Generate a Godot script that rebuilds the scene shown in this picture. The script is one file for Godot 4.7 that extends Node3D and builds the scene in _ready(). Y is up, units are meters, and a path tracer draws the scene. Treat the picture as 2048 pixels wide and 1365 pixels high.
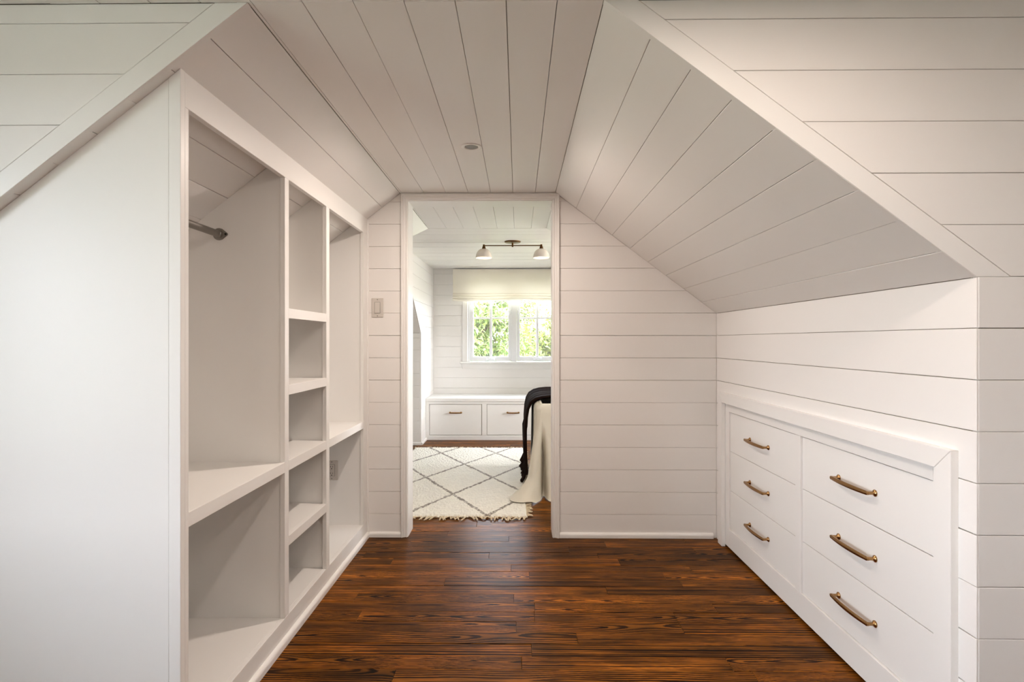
extends Node3D

# ---------------------------------------------------------------- measures (metres, y up, camera at x = 0, z = 0)
const EYE := 1.1775
const CEIL := 2.06
const ZN := -1.40          # wall plane round the mouth of the passage
const ZB := -3.218         # wall with the doorway
const ZB2 := -3.358        # its bedroom face
const XL := -0.901         # face of the closet
const XR := 1.177          # knee wall
const SLX := -0.705        # where the left slope meets the flat ceiling
const SRX := 0.222
const KL := 0.777
const KR := 0.752
const BW := 0.1332         # exposure of the wall boards
const B0 := 0.1447
const CW := 0.1327
const C0 := -0.562
const FL := 0.008
const LAMP_E := 0.2
const DOWN_E := 0.54
const DOWN2_E := 0.31

var M := {}
var counts := {}
var rng := RandomNumberGenerator.new()

# ---------------------------------------------------------------- mesh builder
class MB:
	var v := PackedVector3Array()
	var n := PackedVector3Array()
	var uv := PackedVector2Array()
	var c := PackedColorArray()
	var tint := Color.WHITE

	func vert(p: Vector3, nn: Vector3, t := Vector2.ZERO) -> void:
		v.append(p); n.append(nn); uv.append(t); c.append(tint)

	# a b c run anticlockwise seen from outside
	func tri(a: Vector3, b: Vector3, d: Vector3, ta := Vector2.ZERO, tb := Vector2.ZERO, td := Vector2.ZERO) -> void:
		var nn := (b - a).cross(d - a).normalized()
		vert(a, nn, ta); vert(d, nn, td); vert(b, nn, tb)

	func quad(a: Vector3, b: Vector3, d: Vector3, e: Vector3) -> void:
		tri(a, b, d); tri(a, d, e)

	func squad(a: Vector3, na: Vector3, b: Vector3, nb: Vector3, d: Vector3, nd: Vector3, e: Vector3, ne: Vector3, ta := Vector2.ZERO, tb := Vector2.ZERO, td := Vector2.ZERO, te := Vector2.ZERO) -> void:
		vert(a, na, ta); vert(d, nd, td); vert(b, nb, tb)
		vert(a, na, ta); vert(e, ne, te); vert(d, nd, td)

	func box(lo: Vector3, hi: Vector3, bv := 0.0) -> void:
		var l := Vector3(minf(lo.x, hi.x), minf(lo.y, hi.y), minf(lo.z, hi.z))
		var h := Vector3(maxf(lo.x, hi.x), maxf(lo.y, hi.y), maxf(lo.z, hi.z))
		var ce := (l + h) * 0.5
		var hf := (h - l) * 0.5
		var b := minf(bv, minf(hf.x, minf(hf.y, hf.z)) * 0.9)
		for ax in 3:
			for s in [-1.0, 1.0]:
				var u := Vector3.ZERO; var w := Vector3.ZERO; var nn := Vector3.ZERO
				nn[ax] = s; u[(ax + 1) % 3] = 1.0; w[(ax + 2) % 3] = 1.0
				if s < 0: var t := u; u = w; w = t
				var hu: float = absf(hf.dot(u)) - b; var hw: float = absf(hf.dot(w)) - b
				var o: Vector3 = ce + nn * absf(hf.dot(nn.abs()))
				quad(o - u * hu - w * hw, o + u * hu - w * hw, o + u * hu + w * hw, o - u * hu + w * hw)
		if b <= 0.0: return
		for ax in 3:
			var a1 := (ax + 1) % 3; var a2 := (ax + 2) % 3
			for s1 in [-1.0, 1.0]:
				for s2 in [-1.0, 1.0]:
					var p := Vector3.ZERO; p[a1] = s1 * hf[a1]; p[a2] = s2 * (hf[a2] - b)
					var q := Vector3.ZERO; q[a1] = s1 * (hf[a1] - b); q[a2] = s2 * hf[a2]
					var e := Vector3.ZERO; e[ax] = hf[ax] - b
					if s1 * s2 > 0: quad(ce + p - e, ce + q - e, ce + q + e, ce + p + e)
					else: quad(ce + p - e, ce + p + e, ce + q + e, ce + q - e)
		for sx in [-1.0, 1.0]:
			for sy in [-1.0, 1.0]:
				for sz in [-1.0, 1.0]:
					var px := ce + Vector3(sx * hf.x, sy * (hf.y - b), sz * (hf.z - b))
					var py := ce + Vector3(sx * (hf.x - b), sy * hf.y, sz * (hf.z - b))
					var pz := ce + Vector3(sx * (hf.x - b), sy * (hf.y - b), sz * hf.z)
					if sx * sy * sz > 0: tri(px, py, pz)
					else: tri(px, pz, py)

	# a board: outline poly (anticlockwise seen from the front) in the plane org + U x + V y, front towards U x V
	func board(org: Vector3, U: Vector3, V: Vector3, poly: PackedVector2Array, thick: float, bv := 0.0012, uvo := Vector2.ZERO, uvs := Vector2.ONE) -> void:
		var N := U.cross(V).normalized()
		var p := poly
		if Geometry2D.is_polygon_clockwise(p):
			p = p.duplicate(); p.reverse()
		var cl := PackedVector2Array()
		for q in p:
			if cl.is_empty() or cl[cl.size() - 1].distance_to(q) > 0.004: cl.append(q)
		while cl.size() > 3 and cl[0].distance_to(cl[cl.size() - 1]) < 0.004: cl.remove_at(cl.size() - 1)
		if p.size() > 3: p = cl
		var k := p.size()
		var inn := PackedVector2Array()
		for i in k:
			var a := p[(i + k - 1) % k]; var b := p[i]; var d := p[(i + 1) % k]
			var e1 := (b - a).normalized(); var e2 := (d - b).normalized()
			var n1 := Vector2(-e1.y, e1.x); var n2 := Vector2(-e2.y, e2.x)
			var m := n1 + n2
			var l := m.dot(n1)
			inn.append(b + (m / maxf(l, 0.3) if l > 0.0001 else n1) * bv)
		var F := func(q: Vector2, z: float) -> Vector3: return org + U * q.x + V * q.y + N * z
		var T := func(q: Vector2) -> Vector2: return uvo + (q - p[0]) * uvs
		var idx := Geometry2D.triangulate_polygon(inn)
		if idx.is_empty(): return
		for t in range(0, idx.size(), 3):
			var a := inn[idx[t]]; var b := inn[idx[t + 1]]; var d := inn[idx[t + 2]]
			if (b - a).cross(d - a) < 0: var sw := b; b = d; d = sw
			tri(F.call(a, 0.0), F.call(b, 0.0), F.call(d, 0.0), T.call(a), T.call(b), T.call(d))
			tri(F.call(a, -thick), F.call(d, -thick), F.call(b, -thick), T.call(a), T.call(d), T.call(b))
		for i in k:
			var j := (i + 1) % k
			tri(F.call(inn[i], 0.0), F.call(p[i], -bv), F.call(p[j], -bv), T.call(inn[i]), T.call(p[i]), T.call(p[j]))
			tri(F.call(inn[i], 0.0), F.call(p[j], -bv), F.call(inn[j], 0.0), T.call(inn[i]), T.call(p[j]), T.call(inn[j]))
			tri(F.call(p[i], -bv), F.call(p[i], -thick), F.call(p[j], -thick), T.call(p[i]), T.call(p[i]), T.call(p[j]))
			tri(F.call(p[i], -bv), F.call(p[j], -thick), F.call(p[j], -bv), T.call(p[i]), T.call(p[j]), T.call(p[j]))

	# a turned shape: prof = (radius, height) going up along axis A
	func lathe(org: Vector3, A: Vector3, prof: Array, seg := 20, sharp := false) -> void:
		var X := A.cross(Vector3(0.31, 0.77, 0.55)).normalized(); var Y := A.cross(X).normalized()
		for i in prof.size() - 1:
			var p: Vector2 = prof[i]; var q: Vector2 = prof[i + 1]
			var d := (q - p)
			if d.length() < 1e-7: continue
			var nn := Vector2(d.y, -d.x).normalized()
			var n0 := nn; var n1 := nn
			if not sharp:
				if i > 0:
					var e: Vector2 = p - (prof[i - 1] as Vector2)
					var en := Vector2(e.y, -e.x).normalized()
					if en.dot(nn) > 0.5: n0 = (nn + en).normalized()
				if i < prof.size() - 2:
					var e2: Vector2 = (prof[i + 2] as Vector2) - q
					var en2 := Vector2(e2.y, -e2.x).normalized()
					if en2.dot(nn) > 0.5: n1 = (nn + en2).normalized()
			for s in seg:
				var a0 := TAU * s / seg; var a1 := TAU * (s + 1) / seg
				var r0 := X * cos(a0) + Y * sin(a0); var r1 := X * cos(a1) + Y * sin(a1)
				squad(org + r0 * p.x + A * p.y, r0 * n0.x + A * n0.y, org + r1 * p.x + A * p.y, r1 * n0.x + A * n0.y,
					org + r1 * q.x + A * q.y, r1 * n1.x + A * n1.y, org + r0 * q.x + A * q.y, r0 * n1.x + A * n1.y)

	# a swept oval: radii = (along S, along the other way) at every point of the path
	func tube(path: Array, radii: Array, S: Vector3, seg := 12, caps := true) -> void:
		var rings := []
		var nor := []
		for i in path.size():
			var d: Vector3 = ((path[mini(i + 1, path.size() - 1)] as Vector3) - (path[maxi(i - 1, 0)] as Vector3)).normalized()
			var a := (S - d * S.dot(d)).normalized()
			var b := d.cross(a).normalized()
			var r: Vector2 = radii[mini(i, radii.size() - 1)]
			var ring := PackedVector3Array(); var nr := PackedVector3Array()
			for s in seg + 1:
				var t := TAU * s / seg
				ring.append((path[i] as Vector3) + a * cos(t) * r.x + b * sin(t) * r.y)
				nr.append((a * cos(t) * r.y + b * sin(t) * r.x).normalized())
			rings.append(ring); nor.append(nr)
		for i in path.size() - 1:
			for s in seg:
				squad(rings[i][s], nor[i][s], rings[i][s + 1], nor[i][s + 1], rings[i + 1][s + 1], nor[i + 1][s + 1], rings[i + 1][s], nor[i + 1][s])
		if caps:
			var e := path.size() - 1
			for s in seg:
				tri(path[0], rings[0][s + 1], rings[0][s])
				tri(path[e], rings[e][s], rings[e][s + 1])

	# grid of points, rows x cols, smooth; front where (next col - this) x (next row - this) points
	func sheet(P: Array, closed := false, uvf := Vector2.ONE) -> void:
		var R := P.size(); var C: int = P[0].size()
		var N := []
		for i in R:
			var row := PackedVector3Array()
			for j in C:
				var du: Vector3 = P[i][mini(j + 1, C - 1)] - P[i][maxi(j - 1, 0)]
				var dv: Vector3 = P[mini(i + 1, R - 1)][j] - P[maxi(i - 1, 0)][j]
				var x := du.cross(dv)
				row.append(x.normalized() if x.length() > 1e-12 else Vector3.UP)
			N.append(row)
		for i in R - 1:
			for j in C - 1:
				var t0 := Vector2(float(j) / (C - 1), float(i) / (R - 1)) * uvf; var t1 := Vector2(float(j + 1) / (C - 1), float(i + 1) / (R - 1)) * uvf
				squad(P[i][j], N[i][j], P[i][j + 1], N[i][j + 1], P[i + 1][j + 1], N[i + 1][j + 1], P[i + 1][j], N[i + 1][j], t0, Vector2(t1.x, t0.y), t1, Vector2(t0.x, t1.y))

	func mesh() -> ArrayMesh:
		var a := []
		a.resize(Mesh.ARRAY_MAX)
		a[Mesh.ARRAY_VERTEX] = v; a[Mesh.ARRAY_NORMAL] = n; a[Mesh.ARRAY_TEX_UV] = uv; a[Mesh.ARRAY_COLOR] = c
		var m := ArrayMesh.new()
		m.add_surface_from_arrays(Mesh.PRIMITIVE_TRIANGLES, a)
		return m

# ---------------------------------------------------------------- naming and tagging
func numbered(p: Node, called: String) -> String:
	var key := str(p.get_instance_id()) + called
	var k: int = counts.get(key, 0)
	counts[key] = k + 1
	return called if k == 0 else "%s_%03d" % [called, k]

func put(called: String, mb: MB, mat: Material, parent: Node = self) -> MeshInstance3D:
	var o := MeshInstance3D.new()
	o.mesh = mb.mesh()
	o.material_override = mat
	o.name = numbered(parent, called)
	parent.add_child(o, true)
	return o

func tag(o: Node, label: String, category: String, group := "", kind := "") -> void:
	if label != "": o.set_meta("label", label)
	if category != "": o.set_meta("category", category)
	if group != "": o.set_meta("group", group)
	if kind != "": o.set_meta("kind", kind)

func thing(called: String, label: String, category: String, at := Vector3.ZERO, group := "") -> Node3D:
	var o := Node3D.new()
	o.name = numbered(self, called)
	add_child(o, true)
	o.position = at
	tag(o, label, category, group)
	return o

func struct(called: String, label: String, category: String) -> Node3D:
	var o := thing(called, label, category)
	o.set_meta("kind", "structure")
	return o

func P2(a: Array) -> PackedVector2Array:
	var p := PackedVector2Array()
	for i in range(0, a.size(), 2): p.append(Vector2(a[i], a[i + 1]))
	return p

func boxpart(parent: Node, called: String, lo: Vector3, hi: Vector3, mat: Material, bv := 0.001) -> MeshInstance3D:
	var b := MB.new(); b.box(lo, hi, bv)
	return put(called, b, mat, parent)

# boards that fill a region: strips across V at the given joints
func boards(parent: Node, org: Vector3, U: Vector3, V: Vector3, region: PackedVector2Array, joints: Array, mat: Material, holes := [], gap := 0.0022, proud := 0.0006, thick := 0.018) -> void:
	var big := 60.0
	for i in joints.size() - 1:
		var g0 := gap * rng.randf_range(0.35, 1.0) * 0.5
		var g1 := gap * rng.randf_range(0.35, 1.0) * 0.5
		var lo: float = joints[i] + g0
		var hi: float = joints[i + 1] - g1
		if hi - lo < 0.004: continue
		var strip := P2([-big, lo, big, lo, big, hi, -big, hi])
		var pieces: Array = Geometry2D.intersect_polygons(strip, region)
		for h in holes:
			var rest := []
			for q in pieces: rest.append_array(Geometry2D.clip_polygons(q, h))
			pieces = rest
		var off := rng.randf_range(-proud, proud)
		for q in pieces:
			var area := 0.0
			for k in q.size(): area += q[k].cross(q[(k + 1) % q.size()])
			if absf(area) < 0.0008: continue
			var b := MB.new()
			b.board(org + U.cross(V).normalized() * off, U, V, q, thick, 0.0011)
			put("plank", b, mat, parent)

func run(first: float, step: float, lo: float, hi: float) -> Array:
	var a := [lo]
	var k := ceili((lo - first) / step + 0.05)
	while first + k * step < hi - 0.01:
		a.append(first + k * step); k += 1
	a.append(hi)
	return a

# ---------------------------------------------------------------- materials
func paint(c: Color, rough: float, spec := 0.5, bump := 0.0) -> StandardMaterial3D:
	var m := StandardMaterial3D.new()
	m.albedo_color = c; m.roughness = rough; m.metallic_specular = spec
	if bump > 0.0:
		m.uv1_triplanar = true; m.uv1_world_triplanar = true; m.uv1_scale = Vector3(1.6, 1.6, 1.6)
		m.normal_enabled = true; m.normal_scale = bump; m.normal_texture = M.paint_tex
	return m

func noise_tex(size: int, freq: float, oct: int, nscale := 0.0, sd := 3) -> NoiseTexture2D:
	var f := FastNoiseLite.new()
	f.noise_type = FastNoiseLite.TYPE_SIMPLEX_SMOOTH; f.frequency = freq; f.fractal_octaves = oct; f.seed = sd
	var t := NoiseTexture2D.new()
	t.width = size; t.height = size; t.seamless = true; t.noise = f
	if nscale > 0.0: t.as_normal_map = true; t.bump_strength = nscale
	return t

const STRIPS := 14
func wood_image() -> Image:
	var W := 1400; var h := 56
	var H := h * STRIPS
	var data := PackedByteArray(); data.resize(W * H * 3)
	var nz := FastNoiseLite.new(); nz.frequency = 1.0; nz.fractal_octaves = 2; nz.seed = 11
	var fine := FastNoiseLite.new(); fine.frequency = 1.0; fine.fractal_octaves = 2; fine.seed = 5
	var g := RandomNumberGenerator.new(); g.seed = 77
	for s in STRIPS:
		var c0 := g.randf_range(-0.03, 0.03)
		var d0 := g.randf_range(-0.014, 0.028) if s % 4 else g.randf_range(0.05, 0.12)
		var tilt := g.randf_range(-0.035, 0.035)
		var sp := g.randf_range(0.0062, 0.0115)
		var wob := g.randf_range(0.012, 0.03)
		var tone := g.randf_range(0.82, 1.12)
		var flatg := s % 4 != 0
		for i in W:
			var x := float(i) / W * 1.4
			var c := c0 + 0.014 * nz.get_noise_2d(x * 1.6, s * 31.7)
			var d := d0 + tilt * (x - 0.7) + wob * nz.get_noise_2d(x * 1.9 + 50.0, s * 17.3)
			if not flatg: d = d0 + 0.02 * x
			for j in h:
				var y := (float(j) / h - 0.5) * 0.082
				var r := sqrt((y - c) * (y - c) + d * d)
				if not flatg: r = y * 0.75 + 0.003 * nz.get_noise_2d(x * 1.3, s * 9.0 + y * 10.0) + 0.0045 * nz.get_noise_2d(y * 55.0 + s * 13.0, x * 0.4) + 1.0
				r += 0.0011 * fine.get_noise_2d(x * 9.0, y * 260.0 + s * 40.0)
				var q := r / sp
				var f := q - floorf(q)
				var late := smoothstep(0.30, 0.72, f) * (1.0 - smoothstep(0.93, 1.0, f))
				late *= 0.88 + 0.45 * nz.get_noise_2d(floorf(q) * 7.3 + s * 3.0, x * 1.2)
				late = clampf(late, 0.0, 1.0)
				var streak := 0.5 + 0.5 * fine.get_noise_2d(x * 14.0 + 90.0, y * 900.0 + s * 71.0)
				var k := tone * (0.84 + 0.3 * streak) * (1.0 + 0.35 * nz.get_noise_2d(x * 2.3 + 7.0, s * 5.0 + y * 9.0))
				var rr := lerpf(142.0, 33.0, late) * k
				var gg := lerpf(86.0, 15.0, late) * k
				var bb := lerpf(27.0, 4.0, late) * k
				var o := ((s * h + j) * W + i) * 3
				data[o] = clampi(int(rr), 0, 255); data[o + 1] = clampi(int(gg), 0, 255); data[o + 2] = clampi(int(bb), 0, 255)
	return Image.create_from_data(W, H, false, Image.FORMAT_RGB8, data)

func rug_image() -> Image:
	var W := 560; var H := 1120
	var data := PackedByteArray(); data.resize(W * H * 3)
	var nz := FastNoiseLite.new(); nz.frequency = 1.0; nz.fractal_octaves = 2; nz.seed = 21
	var g := RandomNumberGenerator.new(); g.seed = 4
	for j in H:
		var z := -5.85 + 2.28 * float(j) / H
		for i in W:
			var x := -1.12 + 1.18 * float(i) / W
			var jx := x + 0.010 * nz.get_noise_2d(x * 14.0, z * 14.0)
			var u := (jx + 0.505 - 0.012 * (z + 5.05)) / 0.282
			var w := (z + 5.055 + 0.010 * nz.get_noise_2d(x * 22.0 + 9.0, z * 22.0)) / 0.497
			var a := absf(fposmod(u + w + 1.0, 2.0) - 1.0); var b := absf(fposmod(u - w + 1.0, 2.0) - 1.0)
			var dist := minf(a, b) * 0.245
			var line := 1.0 - smoothstep(0.008, 0.016, dist)
			line *= 0.45 + 0.55 * g.randf()
			line *= clampf(0.85 + nz.get_noise_2d(x * 30.0, z * 30.0) * 1.1, 0.2, 1.0)
			var base := 0.97 + 0.05 * nz.get_noise_2d(x * 9.0, z * 120.0) + 0.06 * (g.randf() - 0.5)
			var o := (j * W + i) * 3
			data[o] = clampi(int(lerpf(253.0 * base, 112.0, line)), 0, 255)
			data[o + 1] = clampi(int(lerpf(249.0 * base, 102.0, line)), 0, 255)
			data[o + 2] = clampi(int(lerpf(236.0 * base, 92.0, line)), 0, 255)
	return Image.create_from_data(W, H, false, Image.FORMAT_RGB8, data)

func make_materials() -> void:
	M.paint_tex = noise_tex(512, 0.035, 4, 2.0)
	M.cloth_tex = noise_tex(512, 0.09, 3, 6.0, 8)
	M.wall = paint(Color8(243, 240, 236), 0.42, 0.5, 0.05)
	M.ceil = paint(Color8(243, 240, 236), 0.40, 0.5, 0.05)
	M.trim = paint(Color8(243, 241, 237), 0.34, 0.5, 0.03)
	M.cab = paint(Color8(243, 241, 237), 0.40, 0.5, 0.03)
	M.core = paint(Color8(150, 140, 128), 0.9)
	M.plate = paint(Color8(214, 208, 200), 0.35)
	M.dark = paint(Color8(30, 28, 26), 0.6)
	M.lens = paint(Color8(128, 126, 120), 0.4)
	var w := StandardMaterial3D.new()
	w.albedo_texture = ImageTexture.create_from_image(wood_image())
	w.vertex_color_use_as_albedo = true
	w.roughness = 0.35; w.metallic_specular = 0.17
	w.normal_enabled = true; w.normal_texture = noise_tex(512, 0.012, 3, 3.0, 14); w.normal_scale = 0.10
	M.wood = w
	var br := StandardMaterial3D.new()
	br.albedo_color = Color8(160, 124, 82); br.metallic = 1.0; br.roughness = 0.24
	M.brass = br
	var bz := StandardMaterial3D.new()
	bz.albedo_color = Color8(104, 74, 42); bz.metallic = 1.0; bz.roughness = 0.34
	M.bronze = bz
	var st := StandardMaterial3D.new()
	st.albedo_color = Color8(150, 146, 140); st.metallic = 1.0; st.roughness = 0.42
	M.steel = st
	var rg := StandardMaterial3D.new()
	rg.albedo_texture = ImageTexture.create_from_image(rug_image())
	rg.roughness = 1.0; rg.metallic_specular = 0.1
	rg.normal_enabled = true; rg.normal_texture = M.cloth_tex; rg.uv1_scale = Vector3(1, 1, 1); rg.normal_scale = 0.5
	M.rug = rg
	M.fringe = paint(Color8(222, 205, 176), 1.0, 0.1)
	var cl := paint(Color8(226, 219, 203), 0.95, 0.1)
	cl.uv1_triplanar = true; cl.uv1_scale = Vector3(5, 5, 5); cl.normal_enabled = true; cl.normal_texture = M.cloth_tex; cl.normal_scale = 0.35
	M.cloth = cl
	M.throw = paint(Color8(36, 24, 20), 0.85, 0.15)
	M.throw_back = paint(Color8(74, 52, 34), 0.8, 0.3)
	var sh := paint(Color8(250, 245, 232), 0.95, 0.1)
	sh.backlight_enabled = true; sh.backlight = Color(0.5, 0.475, 0.42)
	M.shade = sh
	var gl := StandardMaterial3D.new()
	gl.albedo_color = Color(1, 1, 1, 0.04); gl.transparency = BaseMaterial3D.TRANSPARENCY_ALPHA; gl.roughness = 0.02
	M.glass = gl
	var op := paint(Color8(240, 232, 222), 0.2)
	op.backlight_enabled = true; op.backlight = Color(0.3, 0.28, 0.25)
	M.opal = op
	var bu := paint(Color8(255, 246, 232), 0.4)
	bu.emission_enabled = true; bu.emission = Color(1.0, 0.86, 0.68); bu.emission_energy_multiplier = 0.12
	M.bulb = bu
	M.vinyl = paint(Color8(244, 244, 244), 0.4)
	M.bark = paint(Color8(120, 98, 80), 0.9)
	var lf := StandardMaterial3D.new()
	lf.albedo_color = Color.WHITE; lf.vertex_color_use_as_albedo = true; lf.roughness = 0.6; lf.cull_mode = BaseMaterial3D.CULL_DISABLED
	lf.backlight_enabled = true; lf.backlight = Color(0.6, 0.6, 0.45)
	M.leaf = lf
	M.ground = paint(Color8(150, 150, 120), 1.0)

# ---------------------------------------------------------------- pieces
func handle(parent: Node, at: Vector3, along: Vector3, out: Vector3, span: float) -> void:
	var b := MB.new()
	var up := along.cross(out).normalized()
	for s in [-1.0, 1.0]:
		var p: Vector3 = at + along * s * span * 0.5
		b.lathe(p, out, [Vector2(0, 0), Vector2(0.0115, 0), Vector2(0.0118, 0.0022), Vector2(0.0098, 0.0045), Vector2(0.0066, 0.0062), Vector2(0.0052, 0.012), Vector2(0.0055, 0.020), Vector2(0.0066, 0.026), Vector2(0.006, 0.031), Vector2(0, 0.033)], 18)
	var path := []; var rad := []
	var k := 22
	for i in k + 1:
		var t := -1.0 + 2.0 * i / k
		var e: float = 1.0 - absf(t)
		path.append(at + along * t * (span * 0.5 + 0.007) + out * (0.0265 + 0.0085 * (1.0 - t * t)))
		var r := 0.0072 + 0.0014 * (1.0 - t * t)
		var tip := clampf(e / 0.06, 0.35, 1.0)
		rad.append(Vector2(r * 0.97 * tip, 0.0056 * tip))
	b.tube(path, rad, up, 14)
	put("handle", b, M.brass, parent)

func casing_leg(parent: Node, called: String, p0: Vector3, p1: Vector3, outw: Vector3, N: Vector3, prof: Array, m0: bool, m1: bool, mat: Material) -> void:
	var b := MB.new()
	var al := (p1 - p0).normalized()
	var A := []; var B := []
	for q: Vector2 in prof:
		A.append(p0 + outw * q.x + N * q.y - (al * q.x if m0 else Vector3.ZERO))
		B.append(p1 + outw * q.x + N * q.y + (al * q.x if m1 else Vector3.ZERO))
	var flip := al.cross(outw).dot(N) > 0
	for i in prof.size() - 1:
		if flip: b.quad(A[i], B[i], B[i + 1], A[i + 1])
		else: b.quad(A[i], A[i + 1], B[i + 1], B[i])
	for i in range(1, prof.size() - 1):
		if flip:
			b.tri(A[0], A[i], A[i + 1]); b.tri(B[0], B[i + 1], B[i])
		else:
			b.tri(A[0], A[i + 1], A[i]); b.tri(B[0], B[i], B[i + 1])
	put(called, b, mat, parent)

func yl(x: float) -> float: return CEIL - KL * (SLX - x)

# ---------------------------------------------------------------- the whole
func _ready() -> void:
	rng.seed = 20240
	# camera
	var cam := Camera3D.new()
	cam.name = "camera"
	cam.fov = 2.0 * rad_to_deg(atan(682.5 / 1080.0))
	cam.near = 0.02; cam.far = 200.0
	cam.position = Vector3(0, EYE, 0)
	cam.rotation.y = atan(12.3 / 1080.0)
	add_child(cam)
	cam.current = true
	# sky and exposure
	var we := WorldEnvironment.new()
	we.name = "world_environment"
	var env := Environment.new()
	env.background_mode = Environment.BG_SKY
	var psm := ProceduralSkyMaterial.new()
	psm.sky_top_color = Color(0.88, 0.93, 1.0); psm.sky_horizon_color = Color(0.97, 0.98, 1.0)
	psm.ground_bottom_color = Color(0.45, 0.45, 0.40); psm.ground_horizon_color = Color(0.9, 0.9, 0.88)
	psm.sky_energy_multiplier = 2.6; psm.ground_energy_multiplier = 1.5
	var sky := Sky.new(); sky.sky_material = psm
	env.sky = sky
	env.tonemap_mode = Environment.TONE_MAPPER_LINEAR
	env.tonemap_exposure = 2.62
	env.sdfgi_enabled = true; env.ssao_enabled = true; env.ssil_enabled = true
	we.environment = env
	add_child(we)
	# daylight at unseen windows, placed to light the passage mouth and the bedroom: each light fills its opening; the bedroom window lets in the sky itself
	daylight("daylight_left", Vector3(-2.14, 1.3, 0.05), Vector3(0, -PI / 2, 0), Vector2(1.5, 1.2), 0.17, Color(0.82, 0.93, 1.0))
	daylight("daylight_side", Vector3(2.93, 1.25, -4.95), Vector3(0, PI / 2, 0), Vector2(1.2, 1.0), 2.0, Color(1.0, 0.97, 0.94))
	make_materials()
	shell()
	floors()
	ceilings()
	hall_walls()
	bedroom_walls()
	doorway()
	closet()
	dresser()
	fittings()
	window()
	bench()
	lamp()
	rug()
	bed()
	near_lamp()
	outside()

func daylight(called: String, at: Vector3, turn: Vector3, size: Vector2, energy: float, col: Color) -> void:
	var l := AreaLight3D.new()
	l.name = called
	l.area_size = size
	l.light_energy = energy; l.light_color = col
	l.area_range = 14.0; l.area_attenuation = 2.0
	l.shadow_enabled = true
	l.position = at; l.rotation = turn
	add_child(l)

# added outer shell, out of view: keeps the daylight to the windows
func shell() -> void:
	var w := struct("wall_outer", "plain outer walls and roof deck round the attic rooms", "wall")
	boxpart(w, "roof_deck", Vector3(-3.3, 2.32, -7.2), Vector3(3.3, 2.42, 5.3), M.core)
	# left: opening z 0.2..1.7, y 0.7..1.9
	holed(w, "side_wall", Vector3(-3.2, 0, 0), Vector3(0, 0, 1), Vector3(0, 1, 0), [-7.2, 5.3, -0.2, 2.4], [-0.95, 1.0, 0.5, 2.0])
	holed(w, "side_wall", Vector3(3.1, 0, 0), Vector3(0, 0, 1), Vector3(0, 1, 0), [-7.2, 5.3, -0.2, 2.4], [-5.55, -4.35, 0.75, 1.75])
	holed(w, "end_wall", Vector3(0, 0, 5.2), Vector3(1, 0, 0), Vector3(0, 1, 0), [-3.3, 3.3, -0.2, 2.4], [])
	holed(w, "end_wall", Vector3(0, 0, -7.14), Vector3(1, 0, 0), Vector3(0, 1, 0), [-3.3, 3.3, -0.2, 2.4], [-0.66, 0.556, 0.90, 2.01])

func holed(parent: Node, called: String, org: Vector3, U: Vector3, V: Vector3, r: Array, h: Array, mat: Material = null, thick := 0.08) -> void:
	var b := MB.new()
	var rect := func(a: float, c: float, d: float, e: float) -> void:
		if c - a > 0.001 and e - d > 0.001: b.board(org, U, V, P2([a, d, c, d, c, e, a, e]), thick, 0.0)
	if h.is_empty(): rect.call(r[0], r[1], r[2], r[3])
	else:
		rect.call(r[0], h[0], r[2], r[3]); rect.call(h[1], r[1], r[2], r[3])
		rect.call(h[0], h[1], r[2], h[2]); rect.call(h[0], h[1], h[3], r[3])
	put(called, b, M.core if mat == null else mat, parent)

func floors() -> void:
	var f := struct("floor", "dark stained heart pine strip floor with glossy varnish", "floor")
	boxpart(f, "subfloor", Vector3(-3.3, -0.2, -7.2), Vector3(3.3, FL - 0.018, 5.3), M.dark)
	var d := 0.0818
	var z := -6.42
	while z < 0.55:
		var x0 := -3.0; var x1 := 3.0
		if z > -3.30 and z + d < ZN + 0.1: x0 = -0.93; x1 = 1.23
		var x := x0
		x -= rng.randf_range(0.0, 0.9)
		while x < x1:
			var ln := rng.randf_range(0.55, 1.36)
			var a := maxf(x, x0); var e := minf(x + ln, x1)
			x += ln
			if e - a < 0.02: continue
			# only what the doorway and the passage let one see in the bedroom
			if z < -3.4 and (e < -1.5 or a > 1.3): continue
			var b := MB.new()
			b.tint = Color.WHITE * rng.randf_range(0.78, 1.08); b.tint.a = 1.0
			var s := rng.randi_range(0, STRIPS - 1)
			var u0 := rng.randf_range(0.0, maxf(0.0, 1.0 - (e - a) / 1.4))
			var up := Vector3(0, 1, 0).rotated(Vector3(1, 0, 0), rng.randf_range(-0.0035, 0.0035)).rotated(Vector3(0, 0, 1), rng.randf_range(-0.0015, 0.0015))
			var U := Vector3(1, 0, 0); var V := -U.cross(up).normalized()
			U = V.cross(up).normalized()
			b.board(Vector3(a, FL + rng.randf_range(-0.0006, 0.0002), z + d), U, V, P2([0.0005, 0.0004, e - a - 0.0005, 0.0004, e - a - 0.0005, d - 0.0004, 0.0005, d - 0.0004]), 0.02, 0.0009,
				Vector2(u0, (s + 0.03) / STRIPS), Vector2(1.0 / 1.4, 0.94 / (d * STRIPS)))
			put("plank", b, M.wood, f)
		z += d
	# behind the camera the floor goes on
	var r := MB.new(); r.board(Vector3(0, FL - 0.002, 0), Vector3(1, 0, 0), Vector3(0, 0, -1), P2([-3.0, -5.1, 3.0, -5.1, 3.0, -0.55, -3.0, -0.55]), 0.02, 0.001, Vector2.ZERO, Vector2(0.7, 0.87))
	put("rear_flooring", r, M.wood, f)

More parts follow.
